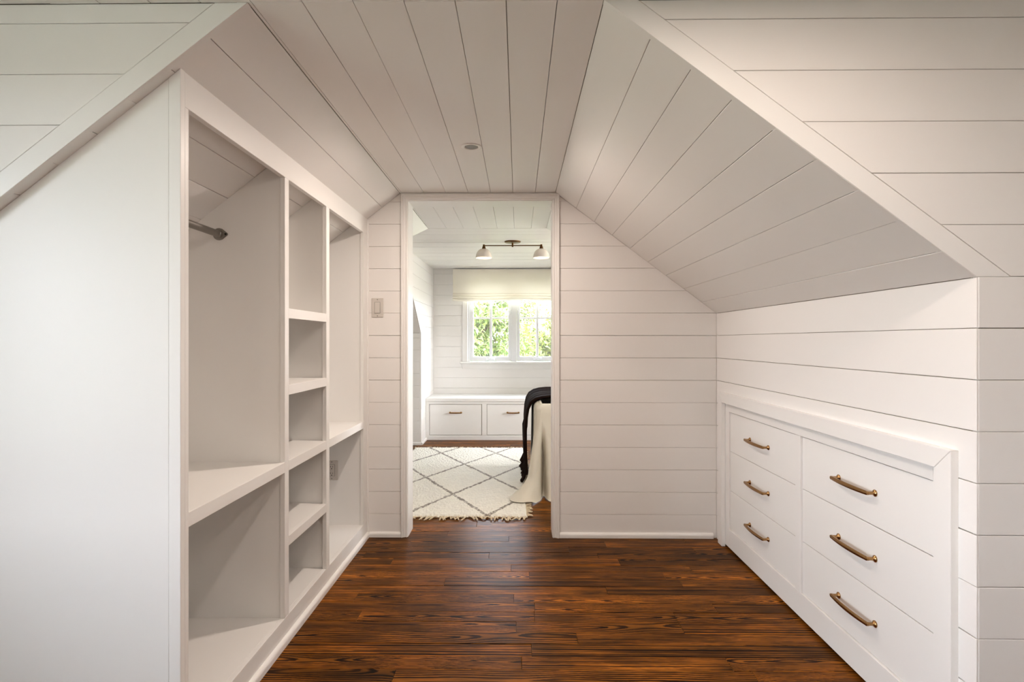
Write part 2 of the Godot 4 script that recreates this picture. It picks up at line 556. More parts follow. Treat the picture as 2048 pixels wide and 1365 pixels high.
func ceilings() -> void:
	var c := struct("ceiling_hall", "flat board ceiling of the passage running toward the doorway", "ceiling")
	boards(c, Vector3(0, CEIL, 0), Vector3(0, 0, -1), Vector3(1, 0, 0), P2([-ZN, SLX, -ZB, SLX, -ZB, SRX, -ZN, SRX]), run(C0, CW, SLX, SRX), M.ceil)
	boxpart(c, "ceiling_core", Vector3(-0.75, CEIL + 0.019, ZB), Vector3(0.27, CEIL + 0.1, ZN), M.core)
	var n := struct("ceiling_near", "flat board ceiling in front of the passage mouth", "ceiling")
	boards(n, Vector3(0, CEIL, 0), Vector3(0, 0, -1), Vector3(1, 0, 0), P2([1.3995, -2.2, 1.3995, 2.4, -5.0, 2.4, -5.0, -2.2]), run(C0, CW, -2.2, 2.4), M.ceil)
	boxpart(n, "ceiling_core", Vector3(-2.3, CEIL + 0.019, ZN - 0.02), Vector3(2.5, CEIL + 0.1, 5.1), M.core)
	# sloping sides of the passage
	var dl := Vector3(-1, -KL, 0).normalized()
	var l := struct("ceiling_left", "left sloping board ceiling running down into the closet", "ceiling")
	boards(l, Vector3(SLX, CEIL, 0), Vector3(0, 0, 1), dl, P2([ZB, 0, ZN, 0, ZN, 1.9, ZB, 1.9]), run(0.136, 0.133, 0.0, 1.9), M.ceil)
	var lb := MB.new(); lb.board(Vector3(SLX, CEIL, 0) - Vector3(0, 0, 1).cross(dl).normalized() * 0.0195, Vector3(0, 0, 1), dl, P2([ZB, -0.02, ZN - 0.021, -0.02, ZN - 0.021, 1.9, ZB, 1.9]), 0.06, 0.0)
	put("ceiling_core", lb, M.core, l)
	var dr := Vector3(1, -KR, 0).normalized()
	var r := struct("ceiling_right", "right sloping board ceiling above the drawers", "ceiling")
	var len := (XR - SRX) / dr.x
	boards(r, Vector3(SRX, CEIL, 0), Vector3(0, 0, -1), dr, P2([-ZN, 0, -ZB, 0, -ZB, len, -ZN, len]), [0.0] + run(0.154, 0.133, 0.154, len), M.ceil)
	var rb := MB.new(); rb.board(Vector3(SRX, CEIL, 0) - Vector3(0, 0, -1).cross(dr).normalized() * 0.0195, Vector3(0, 0, -1), dr, P2([-ZN + 0.021, -0.02, -ZB, -0.02, -ZB, len + 0.1, -ZN + 0.021, len + 0.1]), 0.06, 0.0)
	put("ceiling_core", rb, M.core, r)

func neg(a: Array) -> Array:
	var b := []
	for i in range(a.size() - 1, -1, -1): b.append(-a[i])
	return b

func hall_walls() -> void:
	# wall with the doorway
	var w := struct("wall_back", "white shiplap wall round the doorway to the bedroom", "wall")
	var reg := P2([-0.903, 0, XR, 0, XR, 1.342, SRX, CEIL, SLX, CEIL, -0.903, yl(-0.903)])
	var hole := P2([-0.672, -1, 0.219, -1, 0.219, 2.022, -0.672, 2.022])
	boards(w, Vector3(0, 0, ZB), Vector3(1, 0, 0), Vector3(0, 1, 0), reg, run(B0, BW, 0.0, CEIL), M.wall, [hole])
	boxpart(w, "wall_core", Vector3(-3.1, -0.1, ZB2), Vector3(-0.672, 2.3, ZB - 0.0185), M.wall, 0.0)
	boxpart(w, "wall_core", Vector3(0.219, -0.1, ZB2), Vector3(3.1, 2.3, ZB - 0.0185), M.wall, 0.0)
	boxpart(w, "wall_core", Vector3(-0.672, 2.022, ZB2), Vector3(0.219, 2.3, ZB - 0.0185), M.wall, 0.0)
	# knee wall
	var k := struct("wall_right", "low white shiplap knee wall above the built-in drawers", "wall")
	boards(k, Vector3(XR, 0, 0), Vector3(0, 0, 1), Vector3(0, 1, 0), P2([ZB, 0, ZN - 0.0005, 0, ZN - 0.0005, 1.342, ZB, 1.342]), run(B0, BW, 0.0, 1.342), M.wall, [P2([-3.10, -1, -1.49, -1, -1.49, 0.86, -3.10, 0.86])], 0.003, 0.0004, 0.005)
	var kb := MB.new()
	for q in [[ZB, -3.10, 0.0, 1.36], [-1.49, ZN - 0.020, 0.0, 1.36], [-3.10, -1.49, 0.86, 1.36]]:
		kb.board(Vector3(XR + 0.0062, 0, 0), Vector3(0, 0, 1), Vector3(0, 1, 0), P2([q[0], q[2], q[1], q[2], q[1], q[3], q[0], q[3]]), 0.06, 0.0)
	put("wall_core", kb, M.core, k)
	# wall round the mouth of the passage, right and left of it
	var o := 0.054
	var nr := Vector2(KR, 1.0).normalized()
	var txr := SRX + o * sqrt(1.0 + KR * KR) / KR
	var f := struct("wall_front", "white shiplap wall round the mouth of the passage", "wall")
	var yb := B0 + 9.0 * BW
	var xb := txr + (CEIL - yb) / KR
	boards(f, Vector3(0, 0, ZN), Vector3(1, 0, 0), Vector3(0, 1, 0), P2([XR + 0.0052, 0, 2.4, 0, 2.4, CEIL, txr, CEIL, xb, yb, XR + 0.0052, yb]), run(B0, BW, 0.0, CEIL), M.wall, [], 0.0024)
	boxpart(f, "wall_core", Vector3(XR + 0.02, -0.1, ZN - 0.08), Vector3(2.5, 1.36, ZN - 0.0185), M.core, 0.0)
	var up := MB.new()
	up.board(Vector3(0, 0, ZN - 0.0185), Vector3(1, 0, 0), Vector3(0, 1, 0), P2([SRX + 0.03, CEIL + 0.06, XR + 0.03, 1.366, 2.5, 1.35, 2.5, CEIL + 0.06]), 0.05, 0.0)
	put("wall_core", up, M.core, f)
	var txl := SLX - o * sqrt(1.0 + KL * KL) / KL
	var ye := CEIL - KL * (txl + 2.2)
	boards(f, Vector3(0, 0, ZN), Vector3(1, 0, 0), Vector3(0, 1, 0), P2([-2.2, ye, txl, CEIL, -2.2, CEIL]), run(B0, BW, 0.8, CEIL), M.wall, [], 0.0024)
	var ul := MB.new()
	ul.board(Vector3(0, 0, ZN - 0.0185), Vector3(1, 0, 0), Vector3(0, 1, 0), P2([-2.3, CEIL + 0.06, -2.3, yl(-2.3) + 0.03, SLX - 0.03, CEIL + 0.06]), 0.03, 0.0)
	put("wall_core", ul, M.core, f)
	# raking trim
	var tr := struct("trim_2", "white raking trim board along the right slope edge", "trim")
	var b := MB.new()
	b.board(Vector3(0, 0, ZN + 0.0015), Vector3(1, 0, 0), Vector3(0, 1, 0), P2([SRX, CEIL, XR, 1.342, XR + 0.0045, yb - 0.001, xb - 0.002, yb - 0.001, txr - 0.002, CEIL]), 0.019, 0.0012)
	put("raking_board", b, M.trim, tr)
	var tl := struct("trim_3", "white raking trim board along the left slope edge", "trim")
	var b2 := MB.new()
	b2.board(Vector3(0, 0, ZN + 0.0015), Vector3(1, 0, 0), Vector3(0, 1, 0), P2([SLX, CEIL, txl + 0.002, CEIL, -2.2, ye - 0.0015, -2.2, yl(-2.2)]), 0.019, 0.0012)
	put("raking_board", b2, M.trim, tl)
	# room the camera stands in
	var a := struct("wall_left", "white side wall beside the camera with a window opening", "wall")
	holed(a, "wall_board", Vector3(-2.2, 0, 0), Vector3(0, 0, -1), Vector3(0, 1, 0), [-5.1, 1.46, 0, CEIL + 0.05], [-0.8, 0.7, 0.7, 1.9], M.wall)
	var a2 := struct("wall_east", "white side wall to the right of the camera", "wall")
	holed(a2, "wall_board", Vector3(2.4, 0, 0), Vector3(0, 0, 1), Vector3(0, 1, 0), [-1.5, 5.1, 0, CEIL + 0.05], [], M.wall)
	var a3 := struct("wall_rear", "plain white wall far behind the camera", "wall")
	holed(a3, "wall_board", Vector3(0, 0, 5.0), Vector3(-1, 0, 0), Vector3(0, 1, 0), [-2.5, 2.3, 0, CEIL + 0.05], [], M.wall)

func bedroom_walls() -> void:
	var zk := -6.06; var zw := -6.95; var xc := -1.09; var xd := 0.984
	var yk := 1.267; var kz := 0.767
	var zt := zk + (2.075 - yk) / kz
	# ceiling just inside the door
	var c := struct("ceiling_bedroom", "flat board ceiling of the bedroom", "ceiling")
	boards(c, Vector3(0, CEIL, 0), Vector3(0, 0, -1), Vector3(1, 0, 0), P2([-ZB2, SLX, 4.226, SLX, 4.226, SRX, -ZB2, SRX]), run(C0, CW, SLX, SRX), M.ceil)
	var vz := Vector3(0, -0.0184, 1).normalized()
	boards(c, Vector3(0, CEIL, -4.227), Vector3(1, 0, 0), vz, P2([-3.05, zt + 4.227, xc, zt + 4.227, xc, zw + 4.227, xd, zw + 4.227, xd, zt + 4.227, 3.05, zt + 4.227, 3.05, 0, -3.05, 0]), neg(run(0.0, 0.133, 0.0, 2.72)), M.ceil, [], 0.0040, 0.0008)
	boxpart(c, "ceiling_core", Vector3(-3.1, CEIL + 0.075, -7.0), Vector3(3.1, CEIL + 0.2, ZB2), M.core, 0.0)
	# the passage slopes run on for a little, cut by the main roof slope
	var dl := Vector3(-1, -KL, 0).normalized()
	var sl := struct("ceiling_bedroom_slope", "short bright sloping ceiling just inside the bedroom door", "ceiling")
	boards(sl, Vector3(SLX, CEIL, 0), Vector3(0, 0, 1), dl, P2([-4.227, 0, ZB2, 0, ZB2, 1.086]), run(0.136, 0.133, 0.0, 1.2), M.ceil)
	var dn := Vector3(0, -kz, 1).normalized()
	var ns := MB.new()
	ns.board(Vector3(0, CEIL, -4.227), Vector3(1, 0, 0), dn, P2([-0.705, 0, -3.05, 0, -3.05, 1.1, -1.563, 1.1]), 0.02, 0.0)
	ns.board(Vector3(0, CEIL, -4.227), Vector3(1, 0, 0), dn, P2([0.222, 0, 1.11, 1.1, 3.05, 1.1, 3.05, 0]), 0.02, 0.0)
	put("near_slope", ns, M.ceil, sl)
	var dr := Vector3(1, -KR, 0).normalized()
	var rs := MB.new()
	rs.board(Vector3(SRX, CEIL, 0), Vector3(0, 0, -1), dr, P2([4.227, 0, -ZB2, 0, -ZB2, 1.12]), 0.02, 0.0)
	put("right_slope", rs, M.ceil, sl)
	# dormer cheeks
	var ch := struct("wall_dormer_left", "bright white left cheek of the window dormer", "wall")
	boards(ch, Vector3(xc, 0, 0), Vector3(0, 0, -1), Vector3(0, 1, 0), P2([-zk, 0, -zw, 0, -zw, 2.115, -zt, 2.08, -zk, yk]), run(B0, BW, 0.0, 2.115), M.wall, [], 0.0016)
	boxpart(ch, "wall_core", Vector3(xc - 0.08, 0, zw), Vector3(xc - 0.019, 2.1, zk - 0.02), M.core, 0.0)
	var ch2 := struct("wall_dormer_right", "white right cheek of the window dormer", "wall")
	boards(ch2, Vector3(xd, 0, 0), Vector3(0, 0, 1), Vector3(0, 1, 0), P2([zk, 0, zw, 0, zw, 2.115, zt, 2.08, zk, yk]), run(B0, BW, 0.0, 2.115), M.wall, [], 0.0016)
	# window wall
	var ww := struct("wall_window", "white shiplap wall with the double window above the bench", "wall")
	boards(ww, Vector3(0, 0, zw), Vector3(1, 0, 0), Vector3(0, 1, 0), P2([xc, 0, xd, 0, xd, 2.115, xc, 2.115]), run(0.04, 0.1332, 0.0, 2.115), M.wall, [P2([-0.655, 0.913, 0.549, 0.913, 0.549, 2.005, -0.655, 2.005])], 0.0022)
	holed(ww, "wall_core", Vector3(0, 0, zw - 0.0185), Vector3(1, 0, 0), Vector3(0, 1, 0), [-1.2, 1.1, 0, 2.2], [-0.66, 0.556, 0.908, 2.01], M.wall, 0.1)
	# knee walls and slopes either side of the dormer
	var kw := struct("wall_knee", "low shiplap knee wall left of the window dormer", "wall")
	boards(kw, Vector3(0, 0, zk), Vector3(1, 0, 0), Vector3(0, 1, 0), P2([-3.05, 0, xc - 0.019, 0, xc - 0.019, yk, -3.05, yk]), run(B0, BW, 0.0, yk), M.wall)
	boards(kw, Vector3(0, 0, zk), Vector3(1, 0, 0), Vector3(0, 1, 0), P2([xd + 0.019, 0, 3.05, 0, 3.05, yk, xd + 0.019, yk]), run(B0, BW, 0.0, yk), M.wall)
	boxpart(kw, "wall_core", Vector3(-3.1, 0, zk - 0.08), Vector3(xc - 0.08, yk + 0.05, zk - 0.019), M.core, 0.0)
	boxpart(kw, "wall_core", Vector3(xd + 0.08, 0, zk - 0.08), Vector3(3.1, yk + 0.05, zk - 0.019), M.core, 0.0)
	var fs := struct("ceiling_far_slope", "sloping board ceiling beside the window dormer", "ceiling")
	var df := Vector3(0, kz, 1).normalized()
	var lf := (2.08 - yk) / df.y
	boards(fs, Vector3(0, yk, zk), Vector3(1, 0, 0), df * 1.0, P2([-3.05, 0, xc - 0.019, 0, xc - 0.019, lf, -3.05, lf]), run(0.02, 0.133, 0.0, lf), M.ceil)
	boards(fs, Vector3(0, yk, zk), Vector3(1, 0, 0), df, P2([xd + 0.019, 0, 3.05, 0, 3.05, lf, xd + 0.019, lf]), run(0.02, 0.133, 0.0, lf), M.ceil)
	# far side walls
	var s1 := struct("wall_bedroom_left", "white left side wall of the bedroom", "wall")
	holed(s1, "wall_board", Vector3(-3.0, 0, 0), Vector3(0, 0, -1), Vector3(0, 1, 0), [3.3, 7.0, 0, 2.2], [], M.wall)
	var s2 := struct("wall_bedroom_right", "white right side wall of the bedroom with a window opening", "wall")
	holed(s2, "wall_board", Vector3(3.0, 0, 0), Vector3(0, 0, 1), Vector3(0, 1, 0), [-7.0, -3.3, 0, 2.2], [-5.55, -4.35, 0.75, 1.75], M.wall)
	# shoe mouldings
	var sm := struct("baseboard_bedroom", "thin white shoe moulding at the foot of the dormer and knee wall", "baseboard")
	shoe(sm, Vector3(-2.0, FL, zk), Vector3(xc + 0.012, FL, zk), Vector3(0, 0, 1))
	shoe(sm, Vector3(xc, FL, zk + 0.012), Vector3(xc, FL, -6.36), Vector3(1, 0, 0))

func shoe(parent: Node, a: Vector3, e: Vector3, out: Vector3, h := 0.030, d := 0.015) -> void:
	var b := MB.new()
	var prof := []
	for i in 7:
		var t := PI / 2 * i / 6
		prof.append(Vector2(cos(t) * d, h - d + sin(t) * d))
	prof.push_front(Vector2(d, 0.0))
	var al := (e - a).normalized()
	var flip := al.cross(out).y > 0
	for i in prof.size() - 1:
		var p: Vector2 = prof[i]; var q: Vector2 = prof[i + 1]
		var A := a + out * p.x + Vector3.UP * p.y; var B := a + out * q.x + Vector3.UP * q.y
		var C := e + out * q.x + Vector3.UP * q.y; var D := e + out * p.x + Vector3.UP * p.y
		if flip: b.quad(A, B, C, D)
		else: b.quad(A, D, C, B)
	for i in prof.size() - 1:
		var p: Vector2 = prof[i]; var q: Vector2 = prof[i + 1]
		for end in [a, e]:
			var o: Vector3 = end
			b.tri(o, o + out * p.x + Vector3.UP * p.y, o + out * q.x + Vector3.UP * q.y)
			b.tri(o, o + out * q.x + Vector3.UP * q.y, o + out * p.x + Vector3.UP * p.y)
	put("shoe_moulding", b, M.trim, parent)

func doorway() -> void:
	var t := struct("trim_1", "white moulded casing and jambs of the doorway to the bedroom", "door frame")
	var xl := -0.657; var xr := 0.204; var yh := 2.013
	boxpart(t, "jamb", Vector3(xl - 0.015, 0, ZB2 - 0.004), Vector3(xl, yh + 0.01, ZB + 0.002), M.trim)
	boxpart(t, "jamb", Vector3(xr, 0, ZB2 - 0.004), Vector3(xr + 0.015, yh + 0.01, ZB + 0.002), M.trim)
	boxpart(t, "head_jamb", Vector3(xl, yh, ZB2 - 0.004), Vector3(xr, yh + 0.012, ZB + 0.002), M.trim)
	var prof := [Vector2(0, 0), Vector2(0, 0.009), Vector2(0.002, 0.011), Vector2(0.007, 0.011), Vector2(0.010, 0.0075), Vector2(0.013, 0.009), Vector2(0.020, 0.013), Vector2(0.025, 0.013), Vector2(0.028, 0.017), Vector2(0.035, 0.018), Vector2(0.037, 0.016), Vector2(0.037, 0)]
	var N := Vector3(0, 0, 1)
	casing_leg(t, "casing", Vector3(xl - 0.003, FL, ZB), Vector3(xl - 0.003, yh + 0.003, ZB), Vector3(-1, 0, 0), N, prof, false, true, M.trim)
	casing_leg(t, "casing", Vector3(xl - 0.003, yh + 0.003, ZB), Vector3(xr + 0.003, yh + 0.003, ZB), Vector3(0, 1, 0), N, prof, true, true, M.trim)
	casing_leg(t, "casing", Vector3(xr + 0.003, yh + 0.003, ZB), Vector3(xr + 0.003, FL, ZB), Vector3(1, 0, 0), N, prof, true, false, M.trim)
	var c := MB.new(); c.box(Vector3(-0.70, 2.051, ZB), Vector3(0.243, CEIL, ZB + 0.011), 0.002)
	put("head_bead", c, M.trim, t)
	var bb := struct("baseboard_back", "white quarter-round moulding at the foot of the back wall", "baseboard")
	shoe(bb, Vector3(0.245, FL, ZB), Vector3(1.155, FL, ZB), Vector3(0, 0, 1))
	shoe(bb, Vector3(-0.887, FL, ZB), Vector3(-0.698, FL, ZB), Vector3(0, 0, 1))

func under_slope(zlo: float, zhi: float, x0: float, x1: float, y0: float) -> MB:
	# a panel facing +z at z = zhi, between x1 (left) and x0 (right), its head cut to the slope
	var b := MB.new()
	b.board(Vector3(0, 0, zhi), Vector3(1, 0, 0), Vector3(0, 1, 0), P2([x1, y0, x0, y0, x0, yl(x0) - 0.001, x1, yl(x1) - 0.001]), zhi - zlo, 0.0008)
	return b

func closet() -> void:
	var t := thing("closet_shelving", "white built-in open closet with shelves and a hanging rod under the left slope", "closet", Vector3(XL, 0, -2.3))
	var T := Transform3D(Basis.IDENTITY, Vector3(-XL, 0, 2.3))
	var xb := -1.47
	var add := func(called: String, b: MB) -> MeshInstance3D:
		for i in b.v.size(): b.v[i] = T * b.v[i]
		return put(called, b, M.cab, t)
	var bx := func(called: String, lo: Vector3, hi: Vector3) -> MeshInstance3D:
		var b := MB.new(); b.box(lo, hi, 0.0009); return add.call(called, b)
	var xf := XL - 0.019
	# big end panel that faces the camera, and its corner board
	var ep := MB.new()
	ep.board(Vector3(0, 0, -1.4335), Vector3(1, 0, 0), Vector3(0, 1, 0), P2([-2.19, FL, -0.9345, FL, -0.9345, yl(-0.9345) - 0.001, -2.19, yl(-2.19) - 0.001]), 0.016, 0.0008)
	add.call("end_panel", ep)
	var cb := MB.new()
	cb.board(Vector3(0, 0, -1.432), Vector3(1, 0, 0), Vector3(0, 1, 0), P2([-0.9335, FL, XL - 0.0003, FL, XL - 0.0003, yl(XL) - 0.001, -0.9335, yl(-0.9335) - 0.001]), 0.018, 0.001)
	add.call("corner_board", cb)
	add.call("end_panel", under_slope(-3.158, -3.14, xf, xb, FL))
	add.call("divider", under_slope(-2.103, -2.083, xf, xb, FL + 0.02))
	add.call("divider", under_slope(-2.563, -2.545, xf, xb, FL + 0.02))
	bx.call("back_panel", Vector3(xb - 0.012, FL, -3.15), Vector3(xb, yl(xb) - 0.002, -1.45))
	# face frame
	var ztop := MB.new()
	ztop.board(Vector3(XL, 0, 0), Vector3(0, 0, -1), Vector3(0, 1, 0), P2([1.4505, 1.8115, 3.2175, 1.8115, 3.2175, yl(XL) - 0.002, 1.4505, yl(XL) - 0.002]), 0.019, 0.0008)
	add.call("top_rail", ztop)
	for q in [[-1.467, -1.4505], [-2.112, -2.076], [-2.568, -2.528], [-3.2175, -3.135]]:
		bx.call("stile", Vector3(xf, 0.1055, q[0]), Vector3(XL, 1.8112, q[1]))
	bx.call("base_rail", Vector3(xf, FL, -3.2175), Vector3(XL, 0.105, -1.4505))
	var spans := [[-2.0757, -1.4673], [-2.5277, -2.1123], [-3.1347, -2.5683]]
	for s in spans: bx.call("shelf_rail", Vector3(xf, 0.668, s[0]), Vector3(XL, 0.7085, s[1]))
	for y in [1.306, 1.0045, 0.4115]: bx.call("shelf_rail", Vector3(xf, y - 0.039, -2.5277), Vector3(XL, y, -2.1123))
	# shelves
	var ins := [[-2.0825, -1.4515], [-2.5445, -2.1035], [-3.1395, -2.5635]]
	for s in ins:
		bx.call("shelf", Vector3(xb + 0.0005, 0.687, s[0]), Vector3(xf - 0.0003, 0.7075, s[1]))
		bx.call("bottom_shelf", Vector3(xb + 0.0005, 0.085, s[0]), Vector3(xf - 0.0003, 0.104, s[1]))
	for y in [1.306, 1.0045, 0.4115]: bx.call("shelf", Vector3(xb + 0.0005, y - 0.0215, -2.5445), Vector3(xf - 0.0003, y - 0.001, -2.1035))
	# shoe moulding and corner bead
	shoe(t, T * Vector3(XL, FL, -3.217), T * Vector3(XL, FL, -1.432), Vector3(1, 0, 0))
	var bead := MB.new()
	bead.tube([Vector3(XL + 0.002, 0.04, ZB + 0.002), Vector3(XL + 0.002, 1.895, ZB + 0.002)], [Vector2(0.007, 0.007)], Vector3(1, 0, 0), 12)
	add.call("corner_bead", bead)
	# hanging rod
	var rx := -1.16; var ry := 1.592
	var rod := MB.new()
	rod.lathe(Vector3(rx, ry, -2.078), Vector3(0, 0, 1), [Vector2(0, 0), Vector2(0.0133, 0), Vector2(0.0133, 0.62), Vector2(0, 0.62)], 24)
	for i in rod.v.size(): rod.v[i] = T * rod.v[i]
	var ro := put("hanging_rod", rod, M.steel, t)
	ro.set_meta("label", "brushed grey metal hanging rod")
	var fl := MB.new()
	var fp := Vector3(rx, ry, -2.0825)
	fl.lathe(fp, Vector3(0, 0, 1), [Vector2(0, 0), Vector2(0.0235, 0), Vector2(0.0235, 0.003), Vector2(0.018, 0.0045), Vector2(0.0165, 0.016), Vector2(0.0140, 0.017), Vector2(0.0135, 0.018)], 24)
	fl.board(fp + Vector3(0, 0, 0.004), Vector3(1, 0, 0), Vector3(0, 1, 0), P2([-0.012, -0.020, 0.012, -0.021, 0.034, -0.003, 0.034, 0.003, 0.012, 0.021, -0.012, 0.020]), 0.004, 0.0008)
	for i in fl.v.size(): fl.v[i] = T * fl.v[i]
	put("rod_bracket", fl, M.steel, ro)
	var sc := MB.new()
	sc.lathe(fp + Vector3(0.027, 0, 0.0042), Vector3(0, 0, 1), [Vector2(0.0045, 0), Vector2(0.004, 0.0016), Vector2(0, 0.0018)], 12)
	for i in sc.v.size(): sc.v[i] = T * sc.v[i]
	put("screw", sc, M.dark, ro)

func dresser() -> void:
	var t := thing("built_in_dresser", "white built-in chest of six drawers set into the low knee wall", "dresser", Vector3(XR, 0, -2.3))
	var T := Transform3D(Basis.IDENTITY, Vector3(-XR, 0, 2.3))
	var add := func(called: String, b: MB) -> MeshInstance3D:
		for i in b.v.size(): b.v[i] = T * b.v[i]
		return put(called, b, M.cab, t)
	var bx := func(called: String, lo: Vector3, hi: Vector3) -> MeshInstance3D:
		var b := MB.new(); b.box(lo, hi, 0.0009); return add.call(called, b)
	var xo := 1.156
	var y0 := FL + 0.002; var y1 := 0.827; var y2 := 0.884
	# casing with mitred corners, front towards -x
	var Z := Vector3(0, 0, 1)
	var c := MB.new(); c.board(Vector3(xo, 0, 0), Z, Vector3.UP, P2([-3.14, y2, -1.457, y2, -1.5145, y1, -3.083, y1]), 0.0208, 0.0012); add.call("casing_top", c)
	c = MB.new(); c.board(Vector3(xo, 0, 0), Z, Vector3.UP, P2([-1.5145, y0, -1.457, y0, -1.457, y2 - 0.0009, -1.5145, y1 - 0.0009]), 0.0208, 0.0012); add.call("casing_leg", c)
	c = MB.new(); c.board(Vector3(xo, 0, 0), Z, Vector3.UP, P2([-3.14, y0, -3.083, y0, -3.083, y1 - 0.0009, -3.14, y2 - 0.0009]), 0.0208, 0.0012); add.call("casing_leg", c)
	var xf := XR + 0.001; var xe := XR + 0.02
	bx.call("frame_stile", Vector3(xf, 0.022, -3.095), Vector3(xe, 0.86, -3.032))
	bx.call("frame_stile", Vector3(xf, 0.1255, -2.310), Vector3(xe, 0.7805, -2.267))
	bx.call("frame_stile", Vector3(xf, 0.022, -1.547), Vector3(xe, 0.86, -1.495))
	bx.call("frame_rail", Vector3(xf, 0.781, -3.0318), Vector3(xe, 0.86, -1.5472))
	bx.call("frame_rail", Vector3(xf, 0.022, -3.0318), Vector3(xe, 0.125, -1.5472))
	var ca: MeshInstance3D = bx.call("carcass", Vector3(xe + 0.030, 0.02, -3.095), Vector3(xe + 0.045, 0.86, -1.495))
	ca.material_override = M.core  # darker colour here deepens the shade in the drawer gaps
	var xd := XR + 0.0085
	for bank in [[-3.032, -2.310], [-2.267, -1.547]]:
		var zc: float = (bank[0] + bank[1]) * 0.5
		var lev := [[0.125, 0.3415], [0.3415, 0.5605], [0.5605, 0.781]]
		for k in 3:
			var lo: float = lev[k][0]; var hi: float = lev[k][1]
			var d := MB.new()
			var lift: float = 0.0022 if k == 0 else 0.0014
			var drop: float = 0.0035 if k == 2 else 0.0014
			d.box(Vector3(xd, lo + lift, bank[0] + 0.0022), Vector3(xd + 0.02, hi - drop, bank[1] - 0.0022), 0.0012)
			var o: MeshInstance3D = add.call("drawer", d)
			var hy: float = [0.237, 0.454, 0.672][k]
			handle(o, T * Vector3(xd, hy, zc - 0.001), Vector3(0, 0, 1), Vector3(-1, 0, 0), 0.203)

func fittings() -> void:
	downlight("small round recessed downlight in the passage ceiling", Vector3(-0.212, CEIL, -2.448), DOWN_E)
	downlight("small round recessed downlight before the passage mouth, toward the closet side", Vector3(-0.02, CEIL, -0.72), DOWN2_E)  # out of view, placed to light the end panel and closet shelves
	downlight("small round recessed downlight before the passage mouth, toward the drawer side", Vector3(0.58, CEIL, -0.72), DOWN2_E)  # out of view, placed to light the knee wall and drawers
	var b: MB
	# rocker switch
	var s := thing("light_switch", "single rocker light switch on the wall left of the doorway", "switch", Vector3(-0.840, 1.376, ZB))
	b = MB.new(); b.box(Vector3(-0.035, -0.0573, 0), Vector3(0.035, 0.0573, 0.0055), 0.0022); put("cover_plate", b, M.plate, s)
	b = MB.new(); b.box(Vector3(-0.0172, -0.0338, 0.004), Vector3(0.0172, 0.0338, 0.0062), 0.0004); put("rocker_bezel", b, M.lens, s)
	b = MB.new()
	b.board(Vector3(0, 0, 0.0088), Vector3(1, 0, 0), Vector3(0, 1, -0.05).normalized(), P2([-0.0155, -0.0320, 0.0155, -0.0320, 0.0155, 0.0320, -0.0155, 0.0320]), 0.004, 0.0010); put("rocker", b, M.plate, s)
	for y in [-0.0485, 0.0485]:
		b = MB.new(); b.lathe(Vector3(0, y, 0.0055), Vector3(0, 0, 1), [Vector2(0.0033, 0), Vector2(0.0028, 0.0009), Vector2(0, 0.001)], 12); put("screw", b, M.lens, s)
	# outlet in the closet
	var o := thing("wall_outlet", "double power outlet on the end panel inside the closet", "outlet", Vector3(-1.086, 0.4235, -3.14))
	b = MB.new(); b.box(Vector3(-0.035, -0.0573, 0), Vector3(0.035, 0.0573, 0.0055), 0.0022); put("cover_plate", b, M.plate, o)
	b = MB.new(); b.box(Vector3(-0.0178, -0.0345, 0.004), Vector3(0.0178, 0.0345, 0.0060), 0.0004); put("bezel", b, M.lens, o)
	b = MB.new(); b.box(Vector3(-0.0165, -0.0332, 0.005), Vector3(0.0165, 0.0332, 0.0082), 0.0008)
	var face := put("receptacle", b, M.plate, o)
	for y in [-0.0205, 0.0175]:
		var q := MB.new()
		q.box(Vector3(-0.0075, y, 0.0080), Vector3(-0.0050, y + 0.0085, 0.0085), 0.0)
		q.box(Vector3(0.0050, y, 0.0080), Vector3(0.0072, y + 0.0075, 0.0085), 0.0)
		q.lathe(Vector3(0, y - 0.0075, 0.0080), Vector3(0, 0, 1), [Vector2(0.0030, 0), Vector2(0.0030, 0.0005), Vector2(0, 0.0005)], 12)
		put("socket_slots", q, M.dark, face)
	for y in [-0.0485, 0.0485]:
		b = MB.new(); b.lathe(Vector3(0, y, 0.0055), Vector3(0, 0, 1), [Vector2(0.0033, 0), Vector2(0.0028, 0.0009), Vector2(0, 0.001)], 12); put("screw", b, M.lens, o)

func downlight(label: String, at: Vector3, energy: float) -> void:
	var d := thing("ceiling_downlight", label, "light", at)
	var b := MB.new()
	b.lathe(Vector3.ZERO, Vector3.DOWN, [Vector2(0.0475, -0.001), Vector2(0.0475, 0.0022), Vector2(0.0455, 0.0038), Vector2(0.0400, 0.0042), Vector2(0.0335, 0.0040), Vector2(0.0300, 0.0010)], 40)
	put("trim_ring", b, M.trim, d)
	var l := MB.new()
	l.lathe(Vector3.ZERO, Vector3.DOWN, [Vector2(0.0305, 0.0010), Vector2(0.024, 0.0013), Vector2(0, 0.0014)], 40)
	put("lens", l, M.lens, d)
	# its own light, as wide as the lens, just under it
	var dl := AreaLight3D.new()
	dl.name = "downlight_light"
	dl.area_size = Vector2(0.06, 0.06); dl.light_energy = energy; dl.light_color = Color(1.0, 0.93, 0.88)
	dl.area_range = 12.0; dl.area_attenuation = 2.0; dl.shadow_enabled = true
	dl.position = Vector3(0, -0.0046, 0); dl.rotation.x = -PI / 2
	d.add_child(dl)

